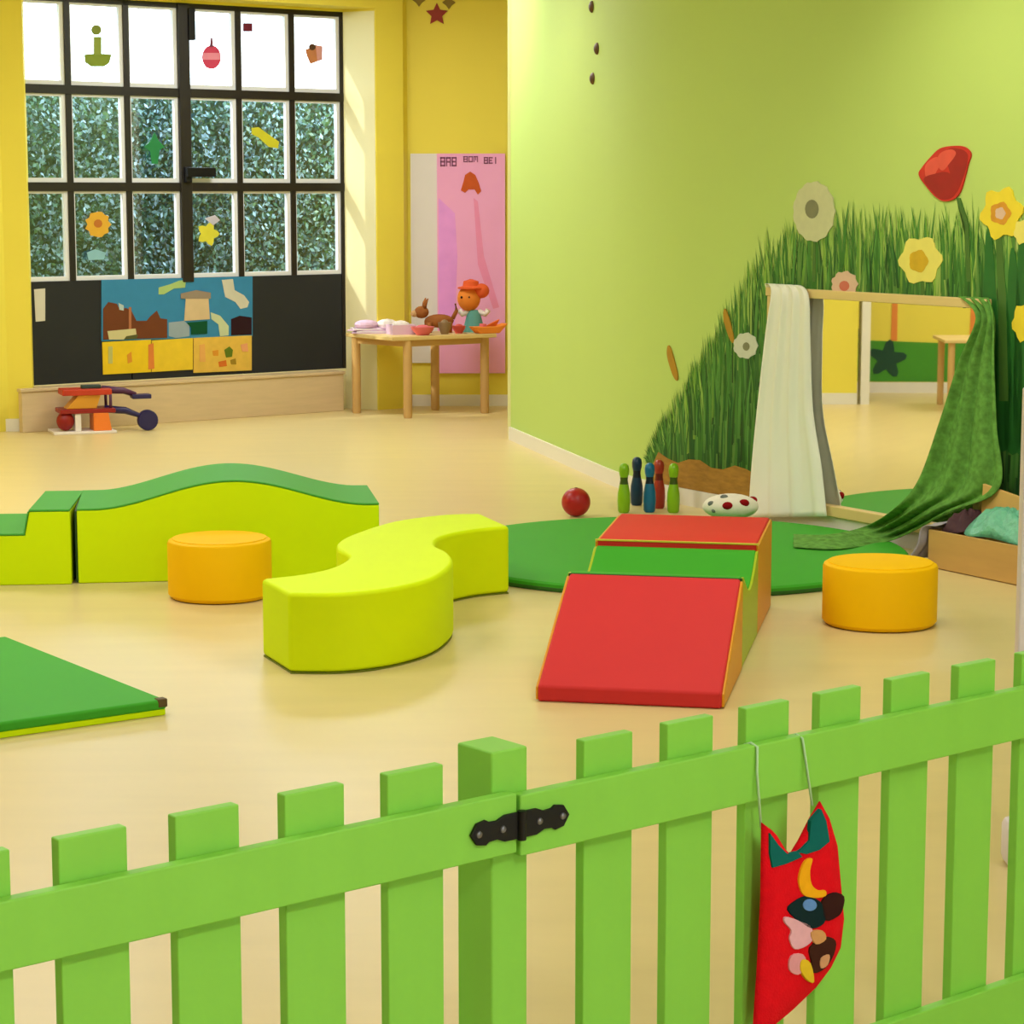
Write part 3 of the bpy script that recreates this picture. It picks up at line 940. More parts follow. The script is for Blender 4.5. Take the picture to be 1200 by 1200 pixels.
def heap(name, pts, m, label, cat='cloth', amp=0.02, seed=1):
    """rumpled cloth: a closed lump over a ring of points, in crate coordinates (x, y, z)"""
    r = random.Random(seed)
    cx = sum(p[0] for p in pts) / len(pts); cy = sum(p[1] for p in pts) / len(pts); cz = max(p[2] for p in pts)
    out = catmull([Vector(p) for p in pts], 5, True)
    n = len(out); vs = []; R = 6
    for j in range(R):
        t = j / R
        for i, p in enumerate(out):
            qx = p.x + (cx - p.x) * t; qy = p.y + (cy - p.y) * t
            zz = p.z + (cz + 0.03 - p.z) * math.sin(t * PI / 2) + amp * math.sin(i * 0.9 + j * 1.3 + seed) * (1 if j else 0)
            vs.append((qx, qy, zz))
    vs.append((cx, cy, cz + 0.03))
    fs = []
    for j in range(R - 1):
        for i in range(n):
            fs.append((j * n + i, j * n + (i + 1) % n, (j + 1) * n + (i + 1) % n, (j + 1) * n + i))
    for i in range(n): fs.append(((R - 1) * n + i, (R - 1) * n + (i + 1) % n, R * n))
    o = MB().add(vs, fs).build(name, m, smooth='all', solid=0.004)
    o.location = BF.o; o.rotation_euler = (0, 0, BF.ang)
    return tag(o, label, cat)


heap('teal_cloth', [(0.18, 0.03, 0.165), (0.35, 0.02, 0.17), (0.62, 0.03, 0.16), (0.66, 0.13, 0.20), (0.45, 0.15, 0.25), (0.20, 0.14, 0.25)], mat('teal_sequin_cloth', (104, 186, 150), 0.4, 0.3, 40, 0.6, bump=0.4, bscale=60), 'shiny teal sequinned cloth heaped in the front of the crate', seed=2)
o = MB().prism([(0.12, 0.10), (0.80, 0.10), (0.80, 0.26), (0.45, 0.32), (0.13, 0.365)], 0.17, 0.185, 'y').build('tan_card', mat('tan_cardboard', (222, 176, 100), 0.7, 0.1), None, bevel=0.003)
o.location = BF.o; o.rotation_euler = (0, 0, BF.ang); tag(o, 'tan cardboard sheet standing up behind the teal cloth in the crate', 'cardboard')
heap('purple_cloth', [(0.014, 0.04, 0.15), (0.12, 0.03, 0.16), (0.16, 0.12, 0.18), (0.14, 0.21, 0.21), (0.03, 0.22, 0.20)], mat('dark_purple_cloth', (76, 46, 52), 0.8, 0.3, 20), 'dark purple cloth bunched at the near end of the crate', seed=4)
dr = [(BF.w(0.03, 0.21, -0.23), BF.w(0.05, 0.185, 0.015)), (BF.w(-0.03, 0.19, -0.22), BF.w(-0.02, 0.172, 0.03)), (BF.w(-0.06, 0.10, -0.20), BF.w(-0.04, 0.09, 0.04)), (BF.w(-0.13, 0.02, -0.16), BF.w(-0.09, 0.015, 0.06))]
drape('lavender_cloth', dr, 3.0, 0.01, mat('lavender_cloth', (168, 160, 172), 0.8, 0.2, 20), 'greyish lavender cloth hanging over the near end of the crate', 'cloth', nx=24, nsub=5, nrm=-BF.u)
hp = [BF.w(0.46 + 0.10 * math.cos(PI * k / 12), 0.27 + 0.11 * math.sin(PI * k / 12), -0.215) for k in range(13)]
o = MB().tube(hp, 0.012, 10).build('wicker_hoop', mat('wicker', (190, 160, 96), 0.7, 0.3, 60), smooth='all'); tag(o, 'pale wicker hoop standing in the crate behind the tan card', 'hoop')

# ================================================================== ALCOVE: PANEL, POSTER, STAR, TABLE
YA = 17.35


def ax(x, y, Y=YA):
    p = aty(x, y, Y); return p.x, p.z


a0 = ax(481, 180); a1 = ax(592, 425)
o = MB().box(a0[0], a1[0] - 0.1, YA - 0.02, YA - 0.001, a1[1], a0[1]).build('pin_board', mat('grey_white_board', (232, 226, 228), 0.6, 0.03)); tag(o, 'greyish white board behind the pink poster in the alcove', 'board')
b0_ = ax(512, 180); b1_ = ax(592, 437)
ps = thing('pink_poster', 'tall pink paper poster with purple lettering and a red paper figure', 'poster', (0, YA - 0.021, 0))
MB().box(b0_[0], b1_[0], -0.006, 0, b1_[1], b0_[1]).build('pink_paper', mat('pink_paper', (254, 176, 228), 0.7, 0.08, 3, 0.2), ps)
MPU = mat('purple_letters', (160, 96, 138), 0.7, 0.1)


def ppx(x, y): return aty(x, y, YA - 0.027)


GL = {'E': [(0, 0, .25, 1), (0, 0, 1, .2), (0, .4, .8, .6), (0, .8, 1, 1)], 'B': [(0, 0, .25, 1), (0, 0, 1, .18), (0, .42, 1, .6), (0, .82, 1, 1), (.75, 0, 1, 1)],
      'A': [(0, 0, .25, 1), (.75, 0, 1, 1), (0, .8, 1, 1), (0, .4, 1, .58)], 'O': [(0, 0, .25, 1), (.75, 0, 1, 1), (0, .8, 1, 1), (0, 0, 1, .2)],
      'M': [(0, 0, .22, 1), (.78, 0, 1, 1), (.4, .3, .6, 1), (0, .82, 1, 1)], 'I': [(.35, 0, .65, 1)], 'L': [(0, 0, .25, 1), (0, 0, 1, .2)]}
for (xa, xb, ya, yb, txt) in [(516, 536, 184, 195, 'BAB'), (543, 561, 183, 190, 'BOM'), (567, 584, 184, 192, 'BEI')]:
    cwid = (xb - xa) / len(txt)
    mb = MB()
    for i, ch in enumerate(txt):
        for (u0, v0, u1, v1) in GL[ch]:
            p = ppx(xa + cwid * (i + 0.85 * u0), yb - (yb - ya) * v0); q_ = ppx(xa + cwid * (i + 0.85 * u1), yb - (yb - ya) * v1)
            mb.box(p.x, q_.x, -0.009, -0.006, p.z, q_.z)
    mb.build('lettering', MPU, ps)
MRP = mat('red_orange_paper', (206, 88, 30), 0.7, 0.15, 20)
pts = [(551, 201), (557, 205), (561, 214), (564, 224), (560, 228), (556, 222), (549, 222), (545, 226), (540, 223), (543, 213), (545, 205)]
MB().prism([(ppx(*p).x, ppx(*p).z) for p in pts], -0.010, -0.006, 'y').build('paper_figure', MRP, ps)
MMG = mat('magenta_wash', (240, 160, 252), 0.7, 0.15, 6)
pts = [(514, 232), (533, 250), (536, 300), (533, 380), (514, 380)]
MB().prism([(ppx(*p).x, ppx(*p).z) for p in pts], -0.0075, -0.006, 'y').build('magenta_patch', MMG, ps)
pts = [(555, 232), (560, 236), (567, 300), (585, 360), (578, 362), (560, 310)]
MB().prism([(ppx(*p).x, ppx(*p).z) for p in pts], -0.0075, -0.006, 'y').build('red_streak', mat('rose_wash', (246, 150, 200), 0.7, 0.1), ps)

# red star above
def star(name, cx, cy, r, r2, Y, m, label, cat='wall decoration', n=5, th=0.012, parent=None, rot=0):
    c = aty(cx, cy, Y)
    poly = [((r if k % 2 == 0 else r2) * math.cos(PI / 2 + rot + PI * k / n), (r if k % 2 == 0 else r2) * math.sin(PI / 2 + rot + PI * k / n)) for k in range(2 * n)]
    o = MB().prism(poly, -th, 0, 'y').build(name, m, parent, bevel=0.002)
    o.location = (c.x, Y, c.z)
    if label: tag(o, label, cat)
    return o


star('paper_star', 512, 17, 0.085, 0.042, YA - 0.001, mat('red_paper', (150, 44, 26), 0.6, 0.15, 20), 'small dark red paper star on the yellow alcove wall')
MSP = mat('olive_paper', (140, 116, 30), 0.6, 0.1)
for (x, y, lb) in [(491, 0, 'olive paper scrap on the yellow wall, left above the red star'), (526, 3, 'olive paper scrap on the yellow wall, right above the red star')]:
    star('paper_scrap', x, y, 0.05, 0.03, YA - 0.001, MSP, lb, n=4)

# kids' table
t2, t1, t3, t4 = atz(478, 490), atz(418, 484), atz(568, 484), atz(510, 480)
tb = thing('craft_table', 'wooden children table covered with toys in the yellow alcove', 'table', (0, 0, 0))
zt = 0.585
for p in (t1, t2, t3, t4):
    MB().lathe([(0.028, 0), (0.032, 0.02), (0.032, zt - 0.03)], 16, M=Matrix.Translation(p)).build('leg', M_WOOD, tb, smooth=True)
e1 = (t3 - t2).normalized(); e2 = (t1 - t2).normalized()
c4 = [t2 - e1 * .07 - e2 * .07, t3 + e1 * .07 - e2 * .05, t4 + e1 * .05 + e2 * .05, t1 - e1 * .06 + e2 * .07]
c4 = [(t2.x - 0.10, t2.y - 0.10), (t3.x + 0.09, t3.y - 0.06), (t4.x + 0.2, t4.y + 0.0), (t1.x - 0.08, t1.y + 0.04)]
MB().prism(c4, zt - 0.03, zt, 'z').build('table_top', M_WOODL, tb, bevel=0.006)
Mb_ = MB()
for a, b in ((t1, t2), (t2, t3)):
    d = (b - a); an = math.atan2(d.y, d.x)
    Mb_.box(0.03, d.length - 0.03, -0.01, 0.01, zt - 0.075, zt - 0.03, M=Matrix.Translation(a) @ Matrix.Rotation(an, 4, 'Z'))
Mb_.build('apron', M_WOOD, tb)


def tt(x, y, dz=0.0):                                   # point on the table top seen at a pixel
    return atz(x, y, zt + dz)


def put(o, p): o.location = (p.x, p.y, zt); return o


MWP = mat('white_paper', (240, 228, 222), 0.7, 0.06); MLP = mat('lilac_paper', (220, 184, 210), 0.7, 0.08); MPK = mat('pink_card', (226, 110, 116), 0.6, 0.1)
p = Vector((-1.0, 16.80, 0))
pt = thing('paper_heap', 'heap of pale pink and white papers on the left end of the table', 'papers', (p.x, p.y, zt))
for k in range(5):
    MB().box(-0.16, 0.16, -0.12, 0.12, 0.008 * k, 0.008 * k + 0.007, M=Matrix.Translation((0.03 * math.sin(k * 2), 0.02 * k, 0)) @ Matrix.Rotation(0.5 * math.sin(k * 3), 4, 'Z')).build('sheet', MWP if k % 2 else MLP, pt)
MB().ball((-0.06, 0, 0.06), 0.09, 0.06, 0.035, 12).build('crumpled_sheet', MLP, pt)
MB().ball((0.09, 0.02, 0.06), 0.08, 0.06, 0.04, 10).build('crumpled_sheet', MWP, pt)
p = Vector((-0.80, 16.62, 0))
bx = thing('lilac_box', 'small open lilac box on the craft table beside the papers', 'box', (p.x, p.y, zt), 0.4)
for (a, b, c, d) in [(-.09, .09, -.07, -.06), (-.09, .09, .06, .07), (-.09, -.08, -.06, .06), (.08, .09, -.06, .06)]:
    MB().box(a, b, c, d, 0, 0.07).build('side_panel', MLP, bx)
MB().box(-.08, .08, -.06, .06, 0, 0.01).build('bottom', MLP, bx)
MB().ball((0, 0, 0.06), 0.07, 0.05, 0.04, 10).build('tissue', MWP, bx)
# brown toy animal
ty = thing('toy_reindeer', 'small brown toy animal with upright ears on the craft table', 'toy animal', (-0.56, 16.80, zt), 0.2)
MBR = mat('brown_plush', (158, 96, 50), 0.9, 0.15, 30, 0.1)
MB().ball((0.03, 0, 0.085), 0.11, 0.06, 0.05, 16).build('body', MBR, ty, smooth='all')
MB().ball((-0.10, 0, 0.15), 0.055, 0.045, 0.045, 16).build('head', MBR, ty, smooth='all')
MB().ball((-0.15, 0, 0.14), 0.03, 0.028, 0.025, 12).build('muzzle', mat('tan_plush', (206, 160, 110), 0.9, 0.1), ty, smooth='all')
for sy in (-1, 1):
    MB().tube([(-0.08, sy * 0.02, 0.18), (-0.075, sy * 0.035, 0.215), (-0.06, sy * 0.05, 0.25)], [0.014, 0.012, 0.005]).build('ear', MBR, ty, smooth='all')
    for xx in (-0.05, 0.10):
        MB().tube([(xx, sy * 0.035, 0.0), (xx, sy * 0.033, 0.08)], [0.02, 0.024]).build('leg', MBR, ty, smooth='all')
MB().tube([(0.13, 0, 0.1), (0.16, 0, 0.16), (0.15, 0, 0.21)], [0.016, 0.014, 0.008]).build('tail', MBR, ty, smooth='all')


def bowl(x, y, r, h_, m, label):
    t = thing('toy_bowl', label, 'bowl', (x, y, zt))
    MB().lathe([(r * 0.5, 0), (r * 0.55, 0.006), (r * 0.9, h_ * 0.6), (r, h_), (r * 0.93, h_), (r * 0.8, h_ * 0.55), (r * 0.3, h_ * 0.3)], 20).build('bowl_body', m, t, smooth=True)
    MB().ball((0, 0, h_ * 0.75), r * 0.7, r * 0.7, h_ * 0.5, 12).build('filling', m, t, smooth='all')


bowl(-0.64, 16.52, 0.085, 0.06, MPK, 'coral pink toy bowl at the front edge of the craft table')
bowl(-0.385, 16.72, 0.05, 0.055, mat('red_bowl', (206, 76, 66), 0.5, 0.1), 'red toy bowl on the craft table in front of the doll')
bowl(-0.485, 16.62, 0.05, 0.085, mat('olive_grey_pot', (146, 118, 84), 0.6, 0.1), 'olive brown toy pot at the front of the craft table')
# doll
dl = thing('cloth_doll', 'cloth doll with round orange head and teal dress on the craft table', 'doll', (-0.28, 16.90, zt))
MTE = mat('teal_dress', (94, 156, 146), 0.8, 0.1); MOH = mat('orange_felt', (236, 136, 44), 0.8, 0.1); MHR = mat('red_orange_hat', (232, 96, 44), 0.8, 0.1)
MB().lathe([(0.085, 0.0), (0.075, 0.03), (0.05, 0.13), (0.035, 0.16)], 20).build('dress', MTE, dl, smooth=True)
MB().ball((-0.035, 0, 0.245), 0.085, 0.075, 0.095, 24).build('head', MOH, dl, smooth='all')
MB().ball((0.055, -0.01, 0.30), 0.06, 0.05, 0.055, 16).build('hair_bun', MHR, dl, smooth='all')
MB().lathe([(0.095, 0.315), (0.098, 0.325), (0.06, 0.335), (0.055, 0.37), (0.01, 0.385)], 20, M=Matrix.Translation((-0.02, 0, 0))).build('hat', MHR, dl, smooth=True)
for sy in (-1, 1):
    MB().ball((-0.06 + sy * 0.028, -0.07, 0.255), 0.008, 0.006, 0.01, 8).build('eye', M_IRON, dl, smooth='all')
    MB().tube([(sy * 0.035, 0, 0.15), (sy * 0.085, -0.02, 0.13), (sy * 0.105, -0.03, 0.16)], [0.022, 0.02, 0.022]).build('arm', MWP, dl, smooth='all')
ob = thing('orange_boat', 'orange felt toy boat at the right end of the craft table', 'toy', (-0.18, 16.74, zt), 0.5)
MB().prism([(-0.13, 0.05), (-0.08, 0), (0.08, 0), (0.15, 0.07), (0.06, 0.05)], -0.05, 0.05, 'y').build('hull', MOH, ob, bevel=0.008)
MB().prism([(-0.02, 0.05), (0.07, 0.05), (0.1, 0.1)], -0.01, 0.01, 'y').build('sail', mat('deep_orange_felt', (214, 96, 30), 0.8, 0.1), ob, bevel=0.003)
MB().box(-0.05, -0.02, -0.03, 0.03, 0.045, 0.07).build('cabin', MPK, ob, bevel=0.004)
fb = MB(); fb.ball((-0.02, 0, 0.05), 0.05, 0.045, 0.05, 14)

# ================================================================== WINDOW PICTURE AND STICKERS
def wpoly(pts, name, m, o0_, o1_, parent=None):
    """flat cut-out on the window wall: photo points on the plane, between two offsets towards the room"""
    P = [WF.px(x, y, o1_) for x, y in pts]
    o = MB().prism(P, -o1_, -o0_, 'y').build(name, m, parent)
    if parent is None:
        o.location = WF.o; o.rotation_euler = (0, 0, WF.ang)
    return o


cl = thing('castle_collage', 'paper collage of a brown castle under blue sky below the window', 'collage', tuple(WF.o), WF.ang)
C = lambda n, rgb, v=0.1: mat('paper_' + n, rgb, 0.75, v, 12, 0.2)
wpoly([(119, 328), (296, 324), (296, 394), (119, 400)], 'blue_sky', C('blue', (58, 132, 178)), 0.001, 0.006, cl)
wpoly([(121, 398), (121, 362), (127, 354), (137, 356), (140, 362), (148, 361), (154, 364), (160, 376), (172, 376), (176, 371), (184, 364), (188, 373), (196, 374), (196, 396)], 'castle', C('brown', (112, 62, 34)), 0.006, 0.009, cl)
wpoly([(151, 360), (154, 360), (154, 386), (151, 386)], 'tower_edge', C('rust', (176, 112, 76)), 0.009, 0.011, cl)
wpoly([(139, 355), (145, 358), (145, 364), (140, 363)], 'turret_flag', C('pale_blue', (176, 196, 196)), 0.009, 0.011, cl)
wpoly([(126, 388), (159, 385), (160, 392), (148, 394), (145, 398), (128, 398)], 'boat', C('cream', (206, 196, 146)), 0.009, 0.012, cl)
wpoly([(145, 394), (162, 392), (160, 397), (144, 398)], 'olive_strip', C('olive', (90, 90, 48)), 0.0095, 0.0115, cl)  # olive paper piece at the foot of the boat
wpoly([(216, 376), (218, 348), (224, 344), (244, 344), (246, 374)], 'card_house', C('tan', (212, 186, 146)), 0.006, 0.010, cl)
wpoly([(212, 344), (230, 340), (247, 343), (247, 350), (212, 350)], 'house_roof', C('grey_tan', (150, 134, 116)), 0.010, 0.012, cl)
wpoly([(219, 378), (243, 376), (243, 391), (224, 392), (224, 384)], 'green_door', C('dark_green', (10, 80, 48)), 0.010, 0.012, cl)
wpoly([(198, 378), (216, 376), (222, 382), (222, 394), (206, 396), (198, 394)], 'grey_hill', C('grey_blue', (150, 166, 178)), 0.006, 0.009, cl)
wpoly([(247, 366), (258, 370), (268, 382), (268, 393), (258, 394), (256, 380), (248, 374)], 'white_slide', C('pale_green', (196, 206, 166)), 0.006, 0.009, cl)
wpoly([(260, 328), (273, 327), (275, 340), (286, 346), (292, 354), (290, 360), (282, 362), (276, 354), (264, 348)], 'white_bird', C('ivory', (204, 200, 182)), 0.006, 0.009, cl)
wpoly([(186, 337), (200, 333), (210, 329), (218, 328), (217, 337), (204, 338), (192, 345), (186, 345)], 'paper_plane', C('light_green', (168, 196, 122)), 0.006, 0.009, cl)
wpoly([(271, 374), (281, 370), (295, 372), (295, 392), (271, 393)], 'dark_hedge', C('maroon', (44, 18, 26)), 0.006, 0.009, cl)
wpoly([(120, 401), (177, 398), (177, 436), (121, 439)], 'yellow_sheet', C('yellow', (236, 198, 36), 0.12), 0.001, 0.008, cl)
wpoly([(178, 399), (226, 396), (226, 433), (178, 436)], 'yellow_sheet', C('yellow2', (234, 198, 50), 0.12), 0.001, 0.008, cl)
wpoly([(227, 396), (295, 393), (295, 434), (227, 437)], 'yellow_sheet', C('gold', (226, 184, 78), 0.2), 0.001, 0.008, cl)
for pts, c in [([(174, 404), (180, 402), (181, 432), (174, 433)], (222, 130, 60)), ([(149, 416), (154, 412), (155, 424), (150, 426)], (226, 150, 50)), ([(127, 406), (132, 406), (132, 426), (127, 426)], (190, 186, 110)),
               ([(263, 410), (269, 406), (273, 410), (272, 418), (265, 419)], (96, 120, 30)), ([(256, 424), (265, 422), (266, 429), (257, 430)], (214, 112, 40)), ([(249, 411), (256, 410), (256, 417), (250, 417)], (222, 150, 50)), ([(282, 404), (290, 402), (291, 412), (284, 412)], (230, 160, 110)), ([(234, 404), (240, 403), (241, 424), (234, 424)], (228, 168, 90)), ([(270, 422), (276, 420), (277, 427), (271, 427)], (160, 130, 40))]:
    wpoly(pts, 'paper_patch', C('patch_%d_%d' % c[:2], c), 0.008, 0.0105, cl)
o = wpoly([(40, 339), (53, 338), (53, 376), (42, 377)], 'paper_notice', C('notice', (214, 208, 196), 0.05), 0.001, 0.004); tag(o, 'small white paper notice on the dark panel beside the yellow wall', 'notice')


def sticker(name, parts, label):
    t = thing(name, label, 'window sticker', tuple(WF.o), WF.ang)
    for i, (pn, pts, c) in enumerate(parts):
        wpoly(pts, pn, mat('sticker_%d_%d_%d' % c, c, 0.6, 0.08, 20), 0.004 + 0.002 * i, 0.008 + 0.002 * i, t)
    return t


sticker('candle_sticker', [('saucer', [(99, 64), (108, 63), (122, 63), (131, 64), (128, 74), (122, 78), (107, 78), (100, 73)], (128, 148, 36)), ('candle', [(110, 43), (119, 43), (119, 64), (110, 64)], (140, 156, 60)), ('flame', ring(113, 35, 6, 6, 12), (128, 144, 50))], 'green candle sticker on a white top pane of the window')
sticker('bauble_sticker', [('bauble', ring(248, 67, 11, 14, 18), (206, 60, 96)), ('band', [(238, 62), (258, 62), (258, 70), (238, 70)], (232, 140, 164)), ('hook', [(247, 44), (249, 44), (250, 55), (246, 55)], (120, 60, 80))], 'pink bauble sticker on a white top pane')
o = wpoly([(285, 27), (296, 27), (296, 37), (285, 37)], 'square_sticker', mat('sticker_maroon', (110, 12, 46), 0.6), 0.004, 0.007); tag(o, 'tiny maroon square sticker at the top of a white pane', 'window sticker')
sticker('angel_sticker', [('wing', [(366, 52), (378, 54), (378, 70), (366, 74)], (222, 160, 160)), ('body', [(358, 58), (370, 54), (372, 72), (364, 75), (360, 66)], (200, 128, 84)), ('head', ring(366, 55, 4, 4, 10), (90, 60, 40))], 'small pink and brown figure sticker on the last white pane')
sticker('tree_sticker', [('tree', [(181, 155), (186, 165), (193, 172), (187, 176), (185, 192), (178, 192), (176, 177), (169, 172), (176, 166)], (30, 128, 70))], 'green tree sticker on a hedge-filled middle pane')
sticker('banana_sticker', [('arc', [(295, 150), (303, 149), (314, 157), (327, 166), (326, 174), (315, 172), (303, 161), (295, 157)], (206, 200, 44))], 'yellow curved sticker on a hedge-filled middle pane')
sticker('sunflower_sticker', [('petals', ring(115, 263, 14, 15, 20, 0.12, 0, 9), (224, 170, 50)), ('heart', ring(115, 262, 5, 5, 10), (190, 110, 40))], 'orange sunflower sticker on a lower window pane')
sticker('cloud_sticker', [('cloud', [(102, 296), (112, 292), (124, 296), (122, 304), (104, 305)], (140, 190, 206))], 'pale blue cloud sticker below the sunflower sticker')
sticker('flower_sticker', [('petals', ring(244, 274, 11, 12, 20, 0.25, 0, 5), (216, 208, 60)), ('cloud', [(240, 256), (252, 252), (258, 258), (250, 264)], (196, 190, 206))], 'yellow star flower sticker on a lower window pane')

# ================================================================== TOY ON THE FLOOR BY THE PLINTH
tp = atz(112, 506)
tg = thing('toy_garage', 'red and orange toy garage with navy ramps by the plinth', 'toy', (tp.x, tp.y, 0), math.radians(20))
TR = mat('toy_red', (196, 56, 28), 0.4, 0.1); TRD = mat('toy_dark_red', (146, 22, 18), 0.4, 0.1); TO = mat('toy_orange', (246, 128, 44), 0.4, 0.1); TY = mat('toy_amber', (236, 166, 50), 0.4, 0.1); TN = mat('toy_navy', (38, 30, 84), 0.4, 0.1); TP_ = mat('toy_purple', (84, 40, 78), 0.4, 0.1)
MB().box(-0.30, 0.12, -0.14, 0.14, 0, 0.018).build('base_board', MWP, tg, bevel=0.004)
MB().box(-0.23, 0.10, -0.10, 0.10, 0.255, 0.295).build('roof_deck', TR, tg, bevel=0.006)
MB().box(-0.25, 0.12, -0.11, 0.11, 0.135, 0.165).build('middle_deck', TRD, tg, bevel=0.005)
MB().prism([(-0.20, 0.165), (0.0, 0.165), (0.03, 0.255), (-0.12, 0.255)], -0.07, 0.07, 'y').build('amber_wall', TY, tg, bevel=0.004)
MB().prism([(-0.03, 0.018), (0.09, 0.018), (0.07, 0.137), (-0.03, 0.137)], -0.12, 0.05, 'y').build('orange_wall', TO, tg, bevel=0.004)
MB().ball((-0.21, -0.06, 0.085), 0.06, 0.05, 0.065, 16).build('red_wheel', TRD, tg, smooth='all')
MB().box(-0.15, -0.11, -0.1, 0.06, 0.018, 0.135).build('white_pillar', MWP, tg, bevel=0.004)
MB().tube([(0.05, 0, 0.285), (0.20, 0.02, 0.27), (0.28, 0.02, 0.24)], [0.028, 0.022, 0.018]).build('upper_ramp', TP_, tg, smooth='all')
MB().box(0.25, 0.38, -0.03, 0.07, 0.215, 0.245).build('ramp_end', TN, tg, bevel=0.006)
MB().tube([(0.06, -0.02, 0.155), (0.20, -0.02, 0.14), (0.29, -0.02, 0.105), (0.34, -0.02, 0.075)], [0.026, 0.024, 0.016, 0.016]).build('lower_ramp', TN, tg, smooth='all')
MB().lathe([(0.065, -0.03), (0.07, -0.02), (0.07, 0.02), (0.065, 0.03)], 20, M=Matrix.Translation((0.35, -0.02, 0.07)) @ Matrix.Rotation(PI / 2, 4, 'X')).build('navy_wheel', TN, tg, smooth=True)
for yy in (-0.09, 0.09):
    MB().tube([(0.09, yy, 0.16), (0.09, yy, 0.26)], 0.01).build('post', TP_, tg, smooth='all')
MB().box(-0.09, 0.04, -0.03, 0.03, 0.295, 0.318).build('dark_crest', mat('toy_dark_teal', (50, 70, 66), 0.5), tg, bevel=0.005)

# ================================================================== WHITE STAND AT THE RIGHT
wp = atz(1184, 1016)
ws = thing('display_stand', 'white upright display stand with a rounded foot behind the picket gate', 'panel', (wp.x, wp.y, 0))
top = aty(1192, 455, wp.y).z
MB().box(0.002, 0.32, 0, 0.04, 0.1, top).build('board', mat('white_laminate', (228, 218, 224), 0.4, 0.02), ws, bevel=0.006)
MB().prism([(-0.012, 0.02), (-0.006, 0.0), (0.32, 0), (0.32, 0.11), (-0.004, 0.11), (-0.012, 0.095)], -0.02, 0.06, 'y').build('foot', mat('white_laminate', (0, 0, 0)), ws, bevel=0.006)

# ================================================================== PICKET FENCE AND GATE
FA = math.atan2(0.633, 0.774)
P0 = aty(608, 930, 3.3)
RT = 0.022
BOLT = []


def fence_part(root, x0, x1, centres, ztop, rail_top, rail_bot):
    for (a, b) in ((rail_bot, rail_top), (0.085, 0.176)):
        MB().box(x0, x1, -0.0, RT, a, b).build('rail', M_FENCE, root, bevel=0.003)
    me = None
    for c in centres:
        if me is None:
            o = MB().box(-0.05, 0.05, RT + 0.001, RT + 0.021, 0.03, ztop).build('picket', M_FENCE, root, bevel=0.0025)
            me = o
        else:
            o = me.copy(); COL.objects.link(o); o.parent = root
        o.location = (c, 0, 0)


pf = thing('picket_fence', 'low apple green picket fence left of the black hinge', 'fence', (P0.x, P0.y, 0), FA)
fence_part(pf, -1.35, -0.003, [-0.172, -0.346, -0.519, -0.691, -0.858, -1.03, -1.2], 0.783, 0.725, 0.634)
MB().box(-0.033, 0.036, RT + 0.001, RT + 0.084, 0, 0.786).build('post', M_FENCE, pf, bevel=0.004)
MB().box(-1.33, -1.26, RT + 0.001, RT + 0.083, 0, 0.786).build('post', M_FENCE, pf, bevel=0.004)
pg = thing('picket_gate', 'apple green picket gate right of the black hinge, felt bag hung on it', 'gate', (P0.x, P0.y, 0), FA)
fence_part(pg, 0.003, 1.55, [0.197, 0.37, 0.543, 0.716, 0.892, 1.069, 1.243, 1.416], 0.776, 0.720, 0.627)
# the pickets and rails rest on posts; gate post at the far end
MB().box(1.47, 1.54, RT + 0.023, RT + 0.09, 0, 0.78).build('post', M_FENCE, pg, bevel=0.004)
hg = MB(); HZ = 0.677
def leafpoly(s):
    return [(s * 0.004, HZ - 0.02), (s * 0.03, HZ - 0.020), (s * 0.045, HZ - 0.014), (s * 0.060, HZ - 0.015), (s * 0.066, HZ - 0.019), (s * 0.083, HZ - 0.016), (s * 0.094, HZ),
            (s * 0.083, HZ + 0.016), (s * 0.066, HZ + 0.019), (s * 0.060, HZ + 0.015), (s * 0.045, HZ + 0.014), (s * 0.03, HZ + 0.020), (s * 0.004, HZ + 0.02)]
hgp = MB().prism(leafpoly(-1), -0.006, -0.0005, 'y').prism(leafpoly(1), -0.006, -0.0005, 'y').build('hinge', M_IRON, pg, bevel=0.001)
hgp['label'] = 'black iron strap hinge across the joint of fence and gate'
MB().lathe([(0.007, HZ - 0.022), (0.007, HZ + 0.022)], 14, M=Matrix.Translation((0, -0.007, 0))).build('knuckle', M_IRON, hgp, smooth=True)
for xx in (-0.08, -0.035, 0.035, 0.08):
    MB().lathe([(0.0055, 0), (0.005, 0.002), (0.003, 0.003)], 12, M=Matrix.Translation((xx, -0.006, HZ)) @ Matrix.Rotation(PI / 2, 4, 'X')).build('screw', M_STEEL, hgp, smooth=True)
for yy in (1.25, -0.35):
    pass

# felt bag on the gate
FF = Frame(P0.x, P0.y, 0.774, 0.633)
fbag = thing('felt_bag', 'red felt pointed bag with coloured patches hanging from the green gate', 'bag', (P0.x, P0.y, 0), FA)
OB = 0.012


def fpx(pts, off): return [FF.px(x, y, off) for x, y in pts]


